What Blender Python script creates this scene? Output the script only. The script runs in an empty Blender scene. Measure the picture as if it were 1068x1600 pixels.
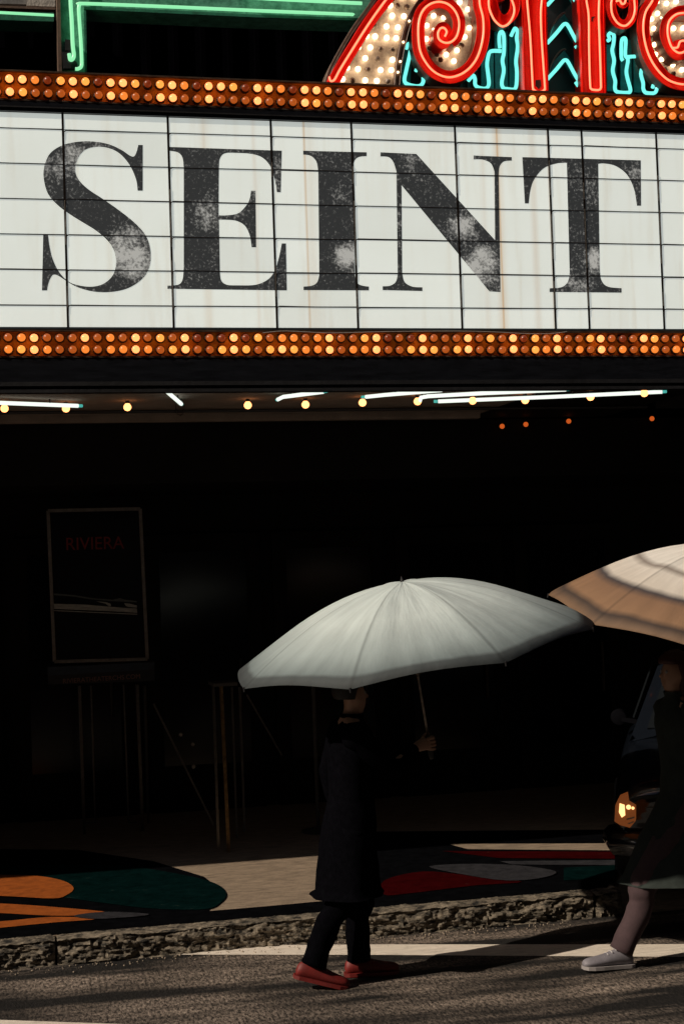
import bpy, bmesh, math, random
from mathutils import Vector, Matrix, noise
from mathutils.geometry import tessellate_polygon
random.seed(7)
C = bpy.context
col = C.scene.collection
rad = math.radians

# ------------------------------------------------------------ camera
F, CX, CY, HC = 2300.0, 534.0, 800.0, 2.15
xc = Vector((10400, 255, -2300)).normalized()
zc = Vector((-0.034, 1.0, 0.0)); zc.z = (10400*zc.x + 255*zc.y)/2300.0; zc.normalize()
yc = zc.cross(xc)
R = Matrix((xc, yc, zc))
CAM = Vector((0, 0, HC))
cd = bpy.data.cameras.new('camera'); cam = bpy.data.objects.new('camera', cd); col.objects.link(cam)
cd.sensor_fit = 'HORIZONTAL'; cd.sensor_width = 36; cd.lens = 36*F/1068
cd.clip_start = 0.1; cd.clip_end = 500
cam.matrix_world = Matrix.Translation(CAM) @ R.to_4x4()
C.scene.camera = cam

# ------------------------------------------------------------ sky, sun, exposure
SUNV = Vector((-1.45, -0.45, 1.0)).normalized()
w = bpy.data.worlds.new('World'); C.scene.world = w; w.use_nodes = True
nt = w.node_tree
sky = nt.nodes.new('ShaderNodeTexSky'); sky.sky_type = 'NISHITA'; sky.sun_disc = False
sky.sun_elevation = math.asin(SUNV.z); sky.sun_rotation = math.atan2(SUNV.x, SUNV.y)
nt.links.new(sky.outputs[0], nt.nodes['Background'].inputs[0])
nt.nodes['Background'].inputs[1].default_value = 0.05
sd = bpy.data.lights.new('sun', 'SUN'); sd.energy = 5.0; sd.angle = rad(0.55); sd.color = (1, .86, .70)
so = bpy.data.objects.new('sun', sd); col.objects.link(so); so.location = (-20, -8, 22)
so.rotation_euler = (-SUNV).to_track_quat('-Z', 'Y').to_euler()
vs = C.scene.view_settings
vs.view_transform = 'Standard'; vs.look = 'None'; vs.exposure = -0.35; vs.gamma = 1.0; vs.use_curve_mapping = False
C.scene.cycles.use_denoising = True

# ------------------------------------------------------------ helpers
def ray(px, py):
    return R @ Vector((px-CX, CY-py, -F))
def P(px, py, Y):                       # pixel seen on the vertical plane y = Y
    d = ray(px, py); t = (Y-CAM.y)/d.y
    return CAM + d*t
def G(px, py, z):                       # pixel seen on the level plane z
    d = ray(px, py); t = (z-CAM.z)/d.z
    return CAM + d*t

class MB:
    def __init__(s): s.v = []; s.f = []
    def add(s, vs_, fs):
        o = len(s.v); s.v += [Vector(v) for v in vs_]; s.f += [tuple(i+o for i in f) for f in fs]; return s
    def box(s, a, b):
        x0, y0, z0 = a; x1, y1, z1 = b
        return s.add([(x0,y0,z0),(x1,y0,z0),(x1,y1,z0),(x0,y1,z0),(x0,y0,z1),(x1,y0,z1),(x1,y1,z1),(x0,y1,z1)],
                     [(0,3,2,1),(4,5,6,7),(0,1,5,4),(1,2,6,5),(2,3,7,6),(3,0,4,7)])
    def obox(s, c, ax, ay, az):         # oriented box: centre and three half-axis vectors
        c, ax, ay, az = map(Vector, (c, ax, ay, az)); vs_ = []
        for k in (-1, 1):
            for i, j in ((-1,-1),(1,-1),(1,1),(-1,1)): vs_.append(c+ax*i+ay*j+az*k)
        return s.add(vs_, [(0,3,2,1),(4,5,6,7),(0,1,5,4),(1,2,6,5),(2,3,7,6),(3,0,4,7)])
    def bar(s, a, b, wx, wy):           # square bar from a to b
        a, b = Vector(a), Vector(b); d = (b-a).normalized()
        u = d.cross(Vector((0,1,0)));
        if u.length < .1: u = d.cross(Vector((1,0,0)))
        u.normalize(); v = d.cross(u)
        return s.obox((a+b)/2, u*wx/2, v*wy/2, (b-a)/2)
    def tube(s, pts, r, n=8, cap=True):
        pts = [Vector(p) for p in pts]; m = len(pts); rings = []
        rs = r if isinstance(r, (list, tuple)) else [r]*m
        t0 = (pts[1]-pts[0]).normalized(); u = t0.orthogonal().normalized()
        for i in range(m):
            if i == 0: t = pts[1]-pts[0]
            elif i == m-1: t = pts[-1]-pts[-2]
            else: t = (pts[i+1]-pts[i]).normalized()+(pts[i]-pts[i-1]).normalized()
            if t.length < 1e-9: t = t0
            t.normalize(); u = (u-t*u.dot(t))
            if u.length < 1e-6: u = t.orthogonal()
            u.normalize(); v = t.cross(u)
            rings.append([pts[i]+(u*math.cos(a)+v*math.sin(a))*rs[i] for a in [2*math.pi*k/n for k in range(n)]])
        vs_ = [p for ring in rings for p in ring]; fs = []
        for i in range(m-1):
            for k in range(n):
                fs.append((i*n+k, i*n+(k+1)%n, (i+1)*n+(k+1)%n, (i+1)*n+k))
        if cap: fs.append(tuple(range(n))[::-1]); fs.append(tuple((m-1)*n+k for k in range(n)))
        return s.add(vs_, fs)
    def lathe(s, prof, c=(0,0,0), ax=(0,0,1), n=16):   # prof: (r, h)
        ax = Vector(ax).normalized(); u = ax.orthogonal().normalized(); v = ax.cross(u); c = Vector(c); vs_ = []; fs = []
        for r_, h in prof:
            for k in range(n):
                a = 2*math.pi*k/n; vs_.append(c+ax*h+(u*math.cos(a)+v*math.sin(a))*r_)
        for i in range(len(prof)-1):
            for k in range(n): fs.append((i*n+k, i*n+(k+1)%n, (i+1)*n+(k+1)%n, (i+1)*n+k))
        fs.append(tuple(range(n))[::-1]); fs.append(tuple((len(prof)-1)*n+k for k in range(n)))
        return s.add(vs_, fs)
    def slab(s, front, dv):             # polygon (list of points) extruded by vector dv
        n = len(front); dv = Vector(dv); fr = [Vector(p) for p in front]
        tris = tessellate_polygon([fr])
        vs_ = fr+[p+dv for p in fr]; fs = [tuple(t) for t in tris]+[tuple(i+n for i in reversed(t)) for t in tris]
        for i in range(n): j = (i+1) % n; fs.append((i, j, j+n, i+n))
        return s.add(vs_, fs)
    def flat(s, pts):
        fr = [Vector(p) for p in pts]; return s.add(fr, [tuple(t) for t in tessellate_polygon([fr])])

def wloc(o):
    l = Vector((0,0,0))
    while o is not None: l += o.location; o = o.parent
    return l
def obj(name, mb, mat, parent=None, smooth=False, loc=None, **kw):
    me = bpy.data.meshes.new(name); base = wloc(parent)
    if loc is not None: base = Vector(loc)
    me.from_pydata([v-base for v in mb.v], [], mb.f); me.update()
    bm = bmesh.new(); bm.from_mesh(me); bmesh.ops.recalc_face_normals(bm, faces=bm.faces); bm.to_mesh(me); bm.free()
    if smooth:
        for p in me.polygons: p.use_smooth = True
        if smooth == 'auto':
            try: me.set_sharp_from_angle(angle=rad(35))
            except Exception: pass
    me.materials.append(mat)
    o = bpy.data.objects.new(name, me); col.objects.link(o); o.parent = parent
    if loc is not None: o.location = Vector(loc)-wloc(parent)
    for k, v in kw.items(): o[k] = v
    return o
def thing(name, loc, label, cat, group=None, kind=None):
    o = bpy.data.objects.new(name, None); col.objects.link(o); o.location = loc; o.empty_display_size = .1
    if label: o['label'] = label
    if cat: o['category'] = cat
    if group: o['group'] = group
    if kind: o['kind'] = kind
    return o
def link_copy(o, parent, loc):
    c = o.copy(); col.objects.link(c); c.parent = parent; c.location = Vector(loc)-wloc(parent); return c
def cr(pts, n=6, closed=False):         # Catmull-Rom through 2-d or 3-d points; a third/fourth truthy flag is handled by outline()
    pts = [Vector(p) for p in pts]; out = []; m = len(pts)
    for i in range(m if closed else m-1):
        if closed: p0, p1, p2, p3 = pts[i-1], pts[i], pts[(i+1) % m], pts[(i+2) % m]
        else: p0, p1, p2, p3 = pts[max(i-1,0)], pts[i], pts[i+1], pts[min(i+2,m-1)]
        for k in range(n):
            t = k/n; out.append(0.5*((2*p1)+(p2-p0)*t+(2*p0-5*p1+4*p2-p3)*t*t+(3*p1-p0-3*p2+p3)*t**3))
    if not closed: out.append(pts[-1])
    return out
def outline(pts, n=5):                  # closed outline, points (x,y) smooth or (x,y,1) corner
    m = len(pts); s0 = next(i for i in range(m) if len(pts[i]) > 2); pts = pts[s0:]+pts[:s0]+[pts[s0]]
    out = []; run = [pts[0][:2]]
    for p in pts[1:]:
        run.append(p[:2])
        if len(p) > 2:
            out += [tuple(q) for q in (cr(run, n) if len(run) > 2 else [Vector(run[0]), Vector(run[1])])][:-1]; run = [p[:2]]
    return out

# ------------------------------------------------------------ materials
def mat(name, base, rough=.6, metal=0, var=0, vscale=8, bump=0, bscale=40, emit=None, es=0, spec=.5, stretch=None, coord='Object', col2=None, transl=0):
    m = bpy.data.materials.new(name); m.use_nodes = True; n = m.node_tree.nodes; l = m.node_tree.links
    b = n['Principled BSDF']; b.inputs['Base Color'].default_value = (*base, 1); b.inputs['Roughness'].default_value = rough
    b.inputs['Metallic'].default_value = metal; b.inputs['Specular IOR Level'].default_value = spec
    tc = n.new('ShaderNodeTexCoord'); mp = n.new('ShaderNodeMapping'); l.new(tc.outputs[coord], mp.inputs[0])
    if stretch: mp.inputs['Scale'].default_value = stretch
    if var or col2:
        t = n.new('ShaderNodeTexNoise'); t.inputs['Scale'].default_value = vscale; t.inputs['Detail'].default_value = 8; t.inputs['Roughness'].default_value = .74
        l.new(mp.outputs[0], t.inputs['Vector'])
        r = n.new('ShaderNodeValToRGB'); l.new(t.outputs[0], r.inputs[0])
        c2 = col2 or tuple(min(1, c*(1+var)) for c in base); c1 = tuple(c*(1-var) for c in base)
        r.color_ramp.elements[0].position = .35; r.color_ramp.elements[1].position = .68
        r.color_ramp.elements[0].color = (*c1, 1); r.color_ramp.elements[1].color = (*c2, 1)
        l.new(r.outputs[0], b.inputs['Base Color'])
    if bump:
        t2 = n.new('ShaderNodeTexNoise'); t2.inputs['Scale'].default_value = bscale; t2.inputs['Detail'].default_value = 6
        l.new(mp.outputs[0], t2.inputs['Vector'])
        bp = n.new('ShaderNodeBump'); bp.inputs['Strength'].default_value = bump; bp.inputs['Distance'].default_value = .02
        l.new(t2.outputs[0], bp.inputs['Height']); l.new(bp.outputs[0], b.inputs['Normal'])
    if emit: b.inputs['Emission Color'].default_value = (*emit, 1); b.inputs['Emission Strength'].default_value = es*1.27
    return m

BLACK = mat('black_paint', (.012,.012,.014), .5, var=.4, vscale=3, bump=.15, bscale=25)
BLACKGLOSS = mat('black_gloss', (.008,.009,.012), .28, var=.5, vscale=5, stretch=(1,1,6))
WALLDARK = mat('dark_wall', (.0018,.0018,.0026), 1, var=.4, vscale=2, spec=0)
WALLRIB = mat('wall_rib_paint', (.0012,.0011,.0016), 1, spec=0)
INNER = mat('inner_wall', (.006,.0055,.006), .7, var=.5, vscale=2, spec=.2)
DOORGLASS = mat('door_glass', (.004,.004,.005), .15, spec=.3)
TAN = mat('soffit_plaster', (.26,.215,.18), .9, var=.25, vscale=4, bump=.1)
AMBER = mat('amber_tray', (.95,.34,.025), .45, var=.45, vscale=22, bump=.1)
LIP = mat('strip_lip', (.10,.07,.05), .45, metal=.5, var=.5, vscale=15)
SOCKET = mat('bulb_socket', (.03,.015,.008), .5)
STEEL = mat('worn_steel', (.32,.29,.26), .35, metal=.9, var=.5, vscale=30)
DARKSTEEL = mat('dark_rail', (.03,.022,.018), .4, metal=.6, var=.5, vscale=30)
RED = mat('red_enamel', (.80,.012,.004), .35, var=.12, vscale=10)
REDSIDE = mat('red_channel_side', (.16,.05,.035), .5, var=.3, vscale=20)
CREAM = mat('cream_sign_panel', (.82,.76,.70), .6, var=.3, vscale=30, bump=.1)
BROWN = mat('brown_trim', (.15,.10,.075), .5, var=.4, vscale=25)
TEALP = mat('teal_enamel', (.01,.19,.20), .4, var=.4, vscale=12)
RIB = mat('dark_rib', (.018,.014,.018), .5, var=.4, vscale=10)
GREEN = mat('green_enamel', (.07,.34,.22), .5, var=.5, vscale=14, bump=.15, col2=(.17,.50,.36))
GREENDK = mat('green_shadowed_trim', (.015,.10,.07), .5, var=.5, vscale=20)
STONE = mat('pale_ledge', (.45,.42,.38), .8, var=.3, vscale=12, bump=.3)
def emat(name, c, s, base=None):
    return mat(name, base or (.1,.1,.1), .3, emit=c, es=s)
NRED = emat('neon_red', (1,.17,.08), 2.7)
NTEAL = emat('neon_turquoise', (.16,.80,.70), 1.35)
NGREEN = emat('neon_green', (.30,.90,.45), 1.0)
NWHITE = emat('neon_white', (.92,1,.90), 1.1)
NCYAN = emat('tube_end_cyan', (.1,.7,.6), .6)
BB = emat('bulb_bright', (1,.25,.075), 2.7, (.02,.01,.01))
BM = emat('bulb_mid', (1,.25,.035), 1.05, (.02,.01,.01))
BM2 = emat('bulb_mid_warm', (1,.29,.05), 1.6, (.02,.01,.01))
BD = emat('bulb_low', (1,.19,.022), .42, (.02,.01,.01))
BX = emat('bulb_dark', (1,.12,.02), .16, (.06,.02,.01))
BWARM = emat('bulb_warm_white', (1,.66,.38), 4.6)
BOFF = mat('bulb_unlit', (.30,.26,.22), .25, var=.2)
BSOF = emat('bulb_soffit', (1,.36,.12), 3.6)
BSOFD = emat('bulb_soffit_far', (1,.16,.02), .55)

# letter-board translucent plastic with rust runs
def board_mat():
    m = mat('letterboard_plastic', (.74,.76,.73), .35, spec=.3); n = m.node_tree.nodes; l = m.node_tree.links; b = n['Principled BSDF']
    tc = n.new('ShaderNodeNewGeometry'); sp = n.new('ShaderNodeSeparateXYZ'); l.new(tc.outputs['Position'], sp.inputs[0])
    no = n.new('ShaderNodeTexNoise'); no.inputs['Scale'].default_value = 3; no.inputs['Detail'].default_value = 6
    l.new(tc.outputs['Position'], no.inputs['Vector'])
    base = n.new('ShaderNodeMix'); base.data_type = 'RGBA'; base.inputs['A'].default_value = (.77,.83,.80,1); base.inputs['B'].default_value = (.69,.74,.69,1)
    l.new(no.outputs[0], base.inputs['Factor']); prev = base.outputs['Result']
    # streaks: thin vertical runs at fixed places, broken up by stretched noise
    mp = n.new('ShaderNodeMapping'); mp.inputs['Scale'].default_value = (60, 1, 1.3); l.new(tc.outputs['Position'], mp.inputs[0])
    sn = n.new('ShaderNodeTexNoise'); sn.inputs['Scale'].default_value = 1; sn.inputs['Detail'].default_value = 3; l.new(mp.outputs[0], sn.inputs['Vector'])
    for px, wd, a, c in ((781,.010,.95,(.50,.27,.09,1)),(781,.045,.35,(.62,.48,.33,1)),(835,.035,.32,(.58,.50,.40,1)),(860,.012,.35,(.5,.4,.3,1)),(757,.03,.22,(.6,.52,.42,1)),
                         (479,.012,.55,(.55,.40,.25,1)),(487,.05,.25,(.62,.56,.46,1)),(322,.04,.35,(.60,.53,.42,1)),(400,.02,.25,(.6,.5,.4,1)),(700,.02,.18,(.6,.55,.45,1)),(985,.02,.1,(.6,.55,.45,1))):
        x0 = P(px, 345, 9.0).x
        s1 = n.new('ShaderNodeMath'); s1.operation = 'SUBTRACT'; l.new(sp.outputs['X'], s1.inputs[0]); s1.inputs[1].default_value = x0
        ab = n.new('ShaderNodeMath'); ab.operation = 'ABSOLUTE'; l.new(s1.outputs[0], ab.inputs[0])
        mr = n.new('ShaderNodeMapRange'); l.new(ab.outputs[0], mr.inputs['Value']); mr.inputs['From Min'].default_value = 0; mr.inputs['From Max'].default_value = wd
        mr.inputs['To Min'].default_value = min(1, a*1.7); mr.inputs['To Max'].default_value = 0
        mu = n.new('ShaderNodeMath'); mu.operation = 'MULTIPLY'; l.new(mr.outputs[0], mu.inputs[0])
        m2 = n.new('ShaderNodeMapRange'); l.new(sn.outputs[0], m2.inputs['Value']); m2.inputs['From Min'].default_value = .3; m2.inputs['From Max'].default_value = .65
        m2.inputs['To Min'].default_value = .6; l.new(m2.outputs[0], mu.inputs[1])
        mx = n.new('ShaderNodeMix'); mx.data_type = 'RGBA'; l.new(mu.outputs[0], mx.inputs['Factor']); l.new(prev, mx.inputs['A']); mx.inputs['B'].default_value = c
        prev = mx.outputs['Result']
    mp3 = n.new('ShaderNodeMapping'); mp3.inputs['Scale'].default_value = (16, 1, .9); l.new(tc.outputs['Position'], mp3.inputs[0])
    dn = n.new('ShaderNodeTexNoise'); dn.inputs['Scale'].default_value = 1; dn.inputs['Detail'].default_value = 9; dn.inputs['Roughness'].default_value = .65; l.new(mp3.outputs[0], dn.inputs['Vector'])
    dm = n.new('ShaderNodeMapRange'); l.new(dn.outputs[0], dm.inputs['Value']); dm.inputs['From Min'].default_value = .52; dm.inputs['From Max'].default_value = .75; dm.inputs['To Max'].default_value = .5
    mx = n.new('ShaderNodeMix'); mx.data_type = 'RGBA'; l.new(dm.outputs[0], mx.inputs['Factor']); l.new(prev, mx.inputs['A']); mx.inputs['B'].default_value = (.58,.54,.44,1); prev = mx.outputs['Result']
    oi = n.new('ShaderNodeObjectInfo'); om = n.new('ShaderNodeMapRange'); l.new(oi.outputs['Random'], om.inputs['Value']); om.inputs['To Min'].default_value = .93; om.inputs['To Max'].default_value = 1.03
    vs2 = n.new('ShaderNodeVectorMath'); vs2.operation = 'SCALE'; l.new(prev, vs2.inputs[0]); l.new(om.outputs[0], vs2.inputs['Scale']); prev = vs2.outputs[0]
    l.new(prev, b.inputs['Base Color']); l.new(prev, b.inputs['Emission Color']); b.inputs['Emission Strength'].default_value = .78
    return m
BOARD = board_mat()
def ink_mat():
    m = mat('worn_black_letter', (.03,.03,.032), .5); n = m.node_tree.nodes; l = m.node_tree.links; b = n['Principled BSDF']
    g = n.new('ShaderNodeNewGeometry')
    big = n.new('ShaderNodeTexNoise'); big.inputs['Scale'].default_value = 2.6; big.inputs['Detail'].default_value = 5; l.new(g.outputs['Position'], big.inputs['Vector'])
    fine = n.new('ShaderNodeTexNoise'); fine.inputs['Scale'].default_value = 55; fine.inputs['Detail'].default_value = 8; fine.inputs['Roughness'].default_value = .75; l.new(g.outputs['Position'], fine.inputs['Vector'])
    a = n.new('ShaderNodeMapRange'); l.new(big.outputs[0], a.inputs['Value']); a.inputs['From Min'].default_value = .44; a.inputs['From Max'].default_value = .78; a.inputs['To Max'].default_value = .34; a.inputs['To Min'].default_value = 0
    a.inputs['To Max'].default_value = .16; acc = a.outputs[0]
    for px, py, rr, st_ in ((205,392,.22,.42),(118,245,.10,.16),(322,335,.16,.20),(372,330,.10,.12),(545,402,.15,.34),(530,300,.12,.10),(728,352,.16,.34),(752,412,.20,.36),(640,250,.12,.10),(928,408,.13,.30),(905,440,.14,.22),(990,262,.10,.12)):
        dn = n.new('ShaderNodeVectorMath'); dn.operation = 'DISTANCE'; l.new(g.outputs['Position'], dn.inputs[0]); dn.inputs[1].default_value = P(px, py, 9.003)
        mr = n.new('ShaderNodeMapRange'); mr.interpolation_type = 'SMOOTHSTEP'; l.new(dn.outputs['Value'], mr.inputs['Value']); mr.inputs['From Min'].default_value = 0; mr.inputs['From Max'].default_value = rr; mr.inputs['To Min'].default_value = st_; mr.inputs['To Max'].default_value = 0
        s_ = n.new('ShaderNodeMath'); s_.operation = 'ADD'; l.new(acc, s_.inputs[0]); l.new(mr.outputs[0], s_.inputs[1]); acc = s_.outputs[0]
    md = n.new('ShaderNodeTexNoise'); md.inputs['Scale'].default_value = 7; md.inputs['Detail'].default_value = 7; md.inputs['Roughness'].default_value = .7; l.new(g.outputs['Position'], md.inputs['Vector'])
    mm = n.new('ShaderNodeMapRange'); l.new(md.outputs[0], mm.inputs['Value']); mm.inputs['From Min'].default_value = .36; mm.inputs['From Max'].default_value = .62; mm.inputs['To Min'].default_value = .15; mm.inputs['To Max'].default_value = 1.35
    s_ = n.new('ShaderNodeMath'); s_.operation = 'MULTIPLY'; l.new(acc, s_.inputs[0]); l.new(mm.outputs[0], s_.inputs[1]); acc = s_.outputs[0]
    ad = n.new('ShaderNodeMath'); ad.operation = 'ADD'; l.new(acc, ad.inputs[0]); l.new(fine.outputs[0], ad.inputs[1])
    th = n.new('ShaderNodeMapRange'); l.new(ad.outputs[0], th.inputs['Value']); th.inputs['From Min'].default_value = .57; th.inputs['From Max'].default_value = .80; th.inputs['To Max'].default_value = .62
    hz = n.new('ShaderNodeMapRange'); l.new(acc, hz.inputs['Value']); hz.inputs['From Min'].default_value = .08; hz.inputs['From Max'].default_value = .55; hz.inputs['To Max'].default_value = .50
    mxm = n.new('ShaderNodeMath'); mxm.operation = 'MAXIMUM'; l.new(th.outputs[0], mxm.inputs[0]); l.new(hz.outputs[0], mxm.inputs[1])
    mx = n.new('ShaderNodeMix'); mx.data_type = 'RGBA'; l.new(mxm.outputs[0], mx.inputs['Factor']); mx.inputs['A'].default_value = (.032,.035,.037,1); mx.inputs['B'].default_value = (.74,.76,.74,1)
    l.new(mx.outputs['Result'], b.inputs['Base Color']); l.new(mx.outputs['Result'], b.inputs['Emission Color']); b.inputs['Emission Strength'].default_value = .65
    return m
INK = ink_mat()

def road_mat():
    m = mat('asphalt', (.08,.07,.06), .75, spec=.4); n = m.node_tree.nodes; l = m.node_tree.links; b = n['Principled BSDF']
    g = n.new('ShaderNodeNewGeometry')
    def no(scale, det, st=None, rough=.6):
        t = n.new('ShaderNodeTexNoise'); t.inputs['Scale'].default_value = scale; t.inputs['Detail'].default_value = det; t.inputs['Roughness'].default_value = rough
        if st:
            mp = n.new('ShaderNodeMapping'); mp.inputs['Scale'].default_value = st; l.new(g.outputs['Position'], mp.inputs[0]); l.new(mp.outputs[0], t.inputs['Vector'])
        else: l.new(g.outputs['Position'], t.inputs['Vector'])
        return t
    streak = no(1, 4, (.42, 3.0, 1)); patch = no(1.1, 6); grain = no(1, 4, (62, 24, 60), .8)  # dark streaks put shadow bands across the road into the asphalt colour
    r = n.new('ShaderNodeValToRGB'); l.new(streak.outputs[0], r.inputs[0])
    r.color_ramp.elements[0].position = .42; r.color_ramp.elements[0].color = (.008,.007,.0065,1)
    r.color_ramp.elements[1].position = .60; r.color_ramp.elements[1].color = (.17,.137,.112,1)
    r2 = n.new('ShaderNodeMapRange'); l.new(patch.outputs[0], r2.inputs['Value']); r2.inputs['From Min'].default_value = .35; r2.inputs['From Max'].default_value = .65; r2.inputs['To Min'].default_value = .45; r2.inputs['To Max'].default_value = 1.4
    r3 = n.new('ShaderNodeMapRange'); l.new(grain.outputs[0], r3.inputs['Value']); r3.inputs['From Min'].default_value = .40; r3.inputs['From Max'].default_value = .66; r3.inputs['To Min'].default_value = .12; r3.inputs['To Max'].default_value = 2.6
    m1 = n.new('ShaderNodeMath'); m1.operation = 'MULTIPLY'; l.new(r2.outputs[0], m1.inputs[0]); l.new(r3.outputs[0], m1.inputs[1])
    vm = n.new('ShaderNodeVectorMath'); vm.operation = 'SCALE'; l.new(r.outputs[0], vm.inputs[0]); l.new(m1.outputs[0], vm.inputs['Scale'])
    l.new(vm.outputs[0], b.inputs['Base Color'])
    bp = n.new('ShaderNodeBump'); bp.inputs['Strength'].default_value = 1; bp.inputs['Distance'].default_value = .012; l.new(grain.outputs[0], bp.inputs['Height']); l.new(bp.outputs[0], b.inputs['Normal'])
    return m
ASPHALT = road_mat()
def granite_mat():
    m = mat('rough_granite', (.24,.21,.17), .8); n = m.node_tree.nodes; l = m.node_tree.links; b = n['Principled BSDF']
    g = n.new('ShaderNodeNewGeometry'); t = n.new('ShaderNodeTexNoise'); t.inputs['Scale'].default_value = 1; t.inputs['Detail'].default_value = 10; t.inputs['Roughness'].default_value = .75; mpg = n.new('ShaderNodeMapping'); mpg.inputs['Scale'].default_value = (13, 26, 38); l.new(g.outputs['Position'], mpg.inputs[0]); l.new(mpg.outputs[0], t.inputs['Vector'])
    r = n.new('ShaderNodeValToRGB'); l.new(t.outputs[0], r.inputs[0]); e = r.color_ramp.elements
    e[0].position = .40; e[0].color = (.005,.0045,.003,1); e[1].position = .70; e[1].color = (.42,.35,.26,1)
    l.new(r.outputs[0], b.inputs['Base Color'])
    bp = n.new('ShaderNodeBump'); bp.inputs['Strength'].default_value = .8; bp.inputs['Distance'].default_value = .02; l.new(t.outputs[0], bp.inputs['Height']); l.new(bp.outputs[0], b.inputs['Normal'])
    return m
GRANITE = granite_mat()
CONC = mat('tan_pavement', (.27,.205,.145), .85, var=.40, vscale=22, bump=.3, bscale=120, coord='Object', stretch=(.35,1.3,1))
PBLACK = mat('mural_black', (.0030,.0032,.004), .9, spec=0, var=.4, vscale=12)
PGREEN = mat('mural_green', (.0015,.009,.009), .9, spec=0, var=.4, vscale=9)
PORANGE = mat('mural_orange', (.30,.075,.012), .8, spec=.15, var=.3, vscale=12)
PRED = mat('mural_red', (.030,.0015,.002), .9, spec=0, var=.3, vscale=10)
PGREY = mat('mural_grey', (.030,.030,.034), .9, spec=0, var=.35, vscale=12)
WHITEP = mat('road_paint', (.80,.72,.62), .7, var=.25, vscale=5, stretch=(.5,14,1), bump=.2, bscale=120)
def wear(m, amount=.60, c=(.17,.135,.10)):
    n = m.node_tree.nodes; l = m.node_tree.links; b = n['Principled BSDF']; src = b.inputs['Base Color'].links[0].from_socket
    g = n.new('ShaderNodeNewGeometry'); t = n.new('ShaderNodeTexNoise'); t.inputs['Scale'].default_value = 9; t.inputs['Detail'].default_value = 12; t.inputs['Roughness'].default_value = .82
    l.new(g.outputs['Position'], t.inputs['Vector']); mr = n.new('ShaderNodeMapRange'); l.new(t.outputs[0], mr.inputs['Value']); mr.inputs['From Min'].default_value = amount; mr.inputs['From Max'].default_value = amount+.16; mr.inputs['To Max'].default_value = .30
    mx = n.new('ShaderNodeMix'); mx.data_type = 'RGBA'; l.new(mr.outputs[0], mx.inputs['Factor']); l.new(src, mx.inputs['A']); mx.inputs['B'].default_value = (*c, 1); l.new(mx.outputs['Result'], b.inputs['Base Color'])
for m_ in (PGREEN, PORANGE, PRED, PGREY): wear(m_)
wear(PBLACK, .64, (.05,.04,.03)); wear(CONC, .50, (.10,.075,.05)); wear(WHITEP, .50, (.16,.13,.10))
def mslab(pts2, Y): return [P(x, y, Y) for x, y in pts2]

# ------------------------------------------------------------ ground
YK = G(534, 1470, 0).y                   # kerb line
YF = 9.0                                 # marquee face
ZS = .15
XE = G(964, 1425, 0).x                   # the kerb turns the corner here
rd = MB().flat([(-80,-60,0),(80,-60,0),(80,60,0),(-80,60,0)])
road = obj('road', rd, ASPHALT, kind='structure')
sw = MB().box((-30, YK+.09, .004), (XE, 16, ZS)).box((XE, YK+.62, .004), (XE+3.4, 16, ZS)).box((XE+3.4, YK+.09, .004), (40, 16, ZS))
sw.add([(XE,YK,.004),(XE+3.4,YK,.004),(XE+3.4,YK+.62,ZS),(XE,YK+.62,ZS),(XE,YK+.62,.004),(XE+3.4,YK+.62,.004)], [(0,1,2,3),(0,4,5,1),(0,3,4),(1,5,2),(3,2,5,4)])
sidewalk = obj('sidewalk', sw, CONC, kind='structure')
def paint(pts, m, lvl, name='painted_shape', smooth=True):
    p = [G(x, y, ZS+.004*lvl) for x, y in (cr(pts, 4, True) if smooth else [Vector(q) for q in pts])]
    p = [Vector((q.x, max(q.y, YK+.095), q.z)) for q in p]
    return obj(name, MB().flat(p), m, sidewalk)
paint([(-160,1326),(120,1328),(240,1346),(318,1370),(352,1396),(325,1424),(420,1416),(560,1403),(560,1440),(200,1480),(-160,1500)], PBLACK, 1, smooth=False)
paint([(0,1352),(100,1351),(200,1354),(280,1366),(335,1380),(353,1396),(345,1410),(320,1421),(240,1420),(160,1411),(80,1400),(0,1392),(-140,1372),(-140,1358)], PGREEN, 2)
paint([(-120,1368),(0,1367),(60,1369),(100,1377),(115,1388),(105,1398),(82,1404),(0,1400),(-120,1396)], PORANGE, 3)
paint([(-120,1408),(0,1412),(90,1418),(168,1426),(110,1431),(55,1430),(0,1427),(-120,1424)], PORANGE, 2)
paint([(-120,1446),(0,1440),(80,1433),(152,1436),(80,1442),(0,1450),(-120,1462)], PORANGE, 2)
paint([(115,1431),(165,1425),(230,1428),(215,1432),(150,1436)], PGREY, 3)
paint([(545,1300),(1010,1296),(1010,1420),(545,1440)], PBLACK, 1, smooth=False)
paint([(700,1319),(960,1318),(960,1329),(730,1327)], CONC, 2, smooth=False)
paint([(690,1330),(960,1331),(960,1342),(780,1341)], PRED, 2, smooth=False)
paint([(780,1346),(960,1344),(960,1352),(800,1351)], PGREY, 2, smooth=False)
paint([(670,1354),(740,1350),(815,1353),(868,1362),(845,1372),(790,1376),(720,1366)], PGREY, 3)
paint([(600,1376),(660,1362),(730,1368),(815,1378),(740,1384),(640,1396),(600,1398)], PRED, 2)
paint([(880,1356),(960,1352),(960,1372),(880,1376)], PGREEN, 2, smooth=False)

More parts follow.
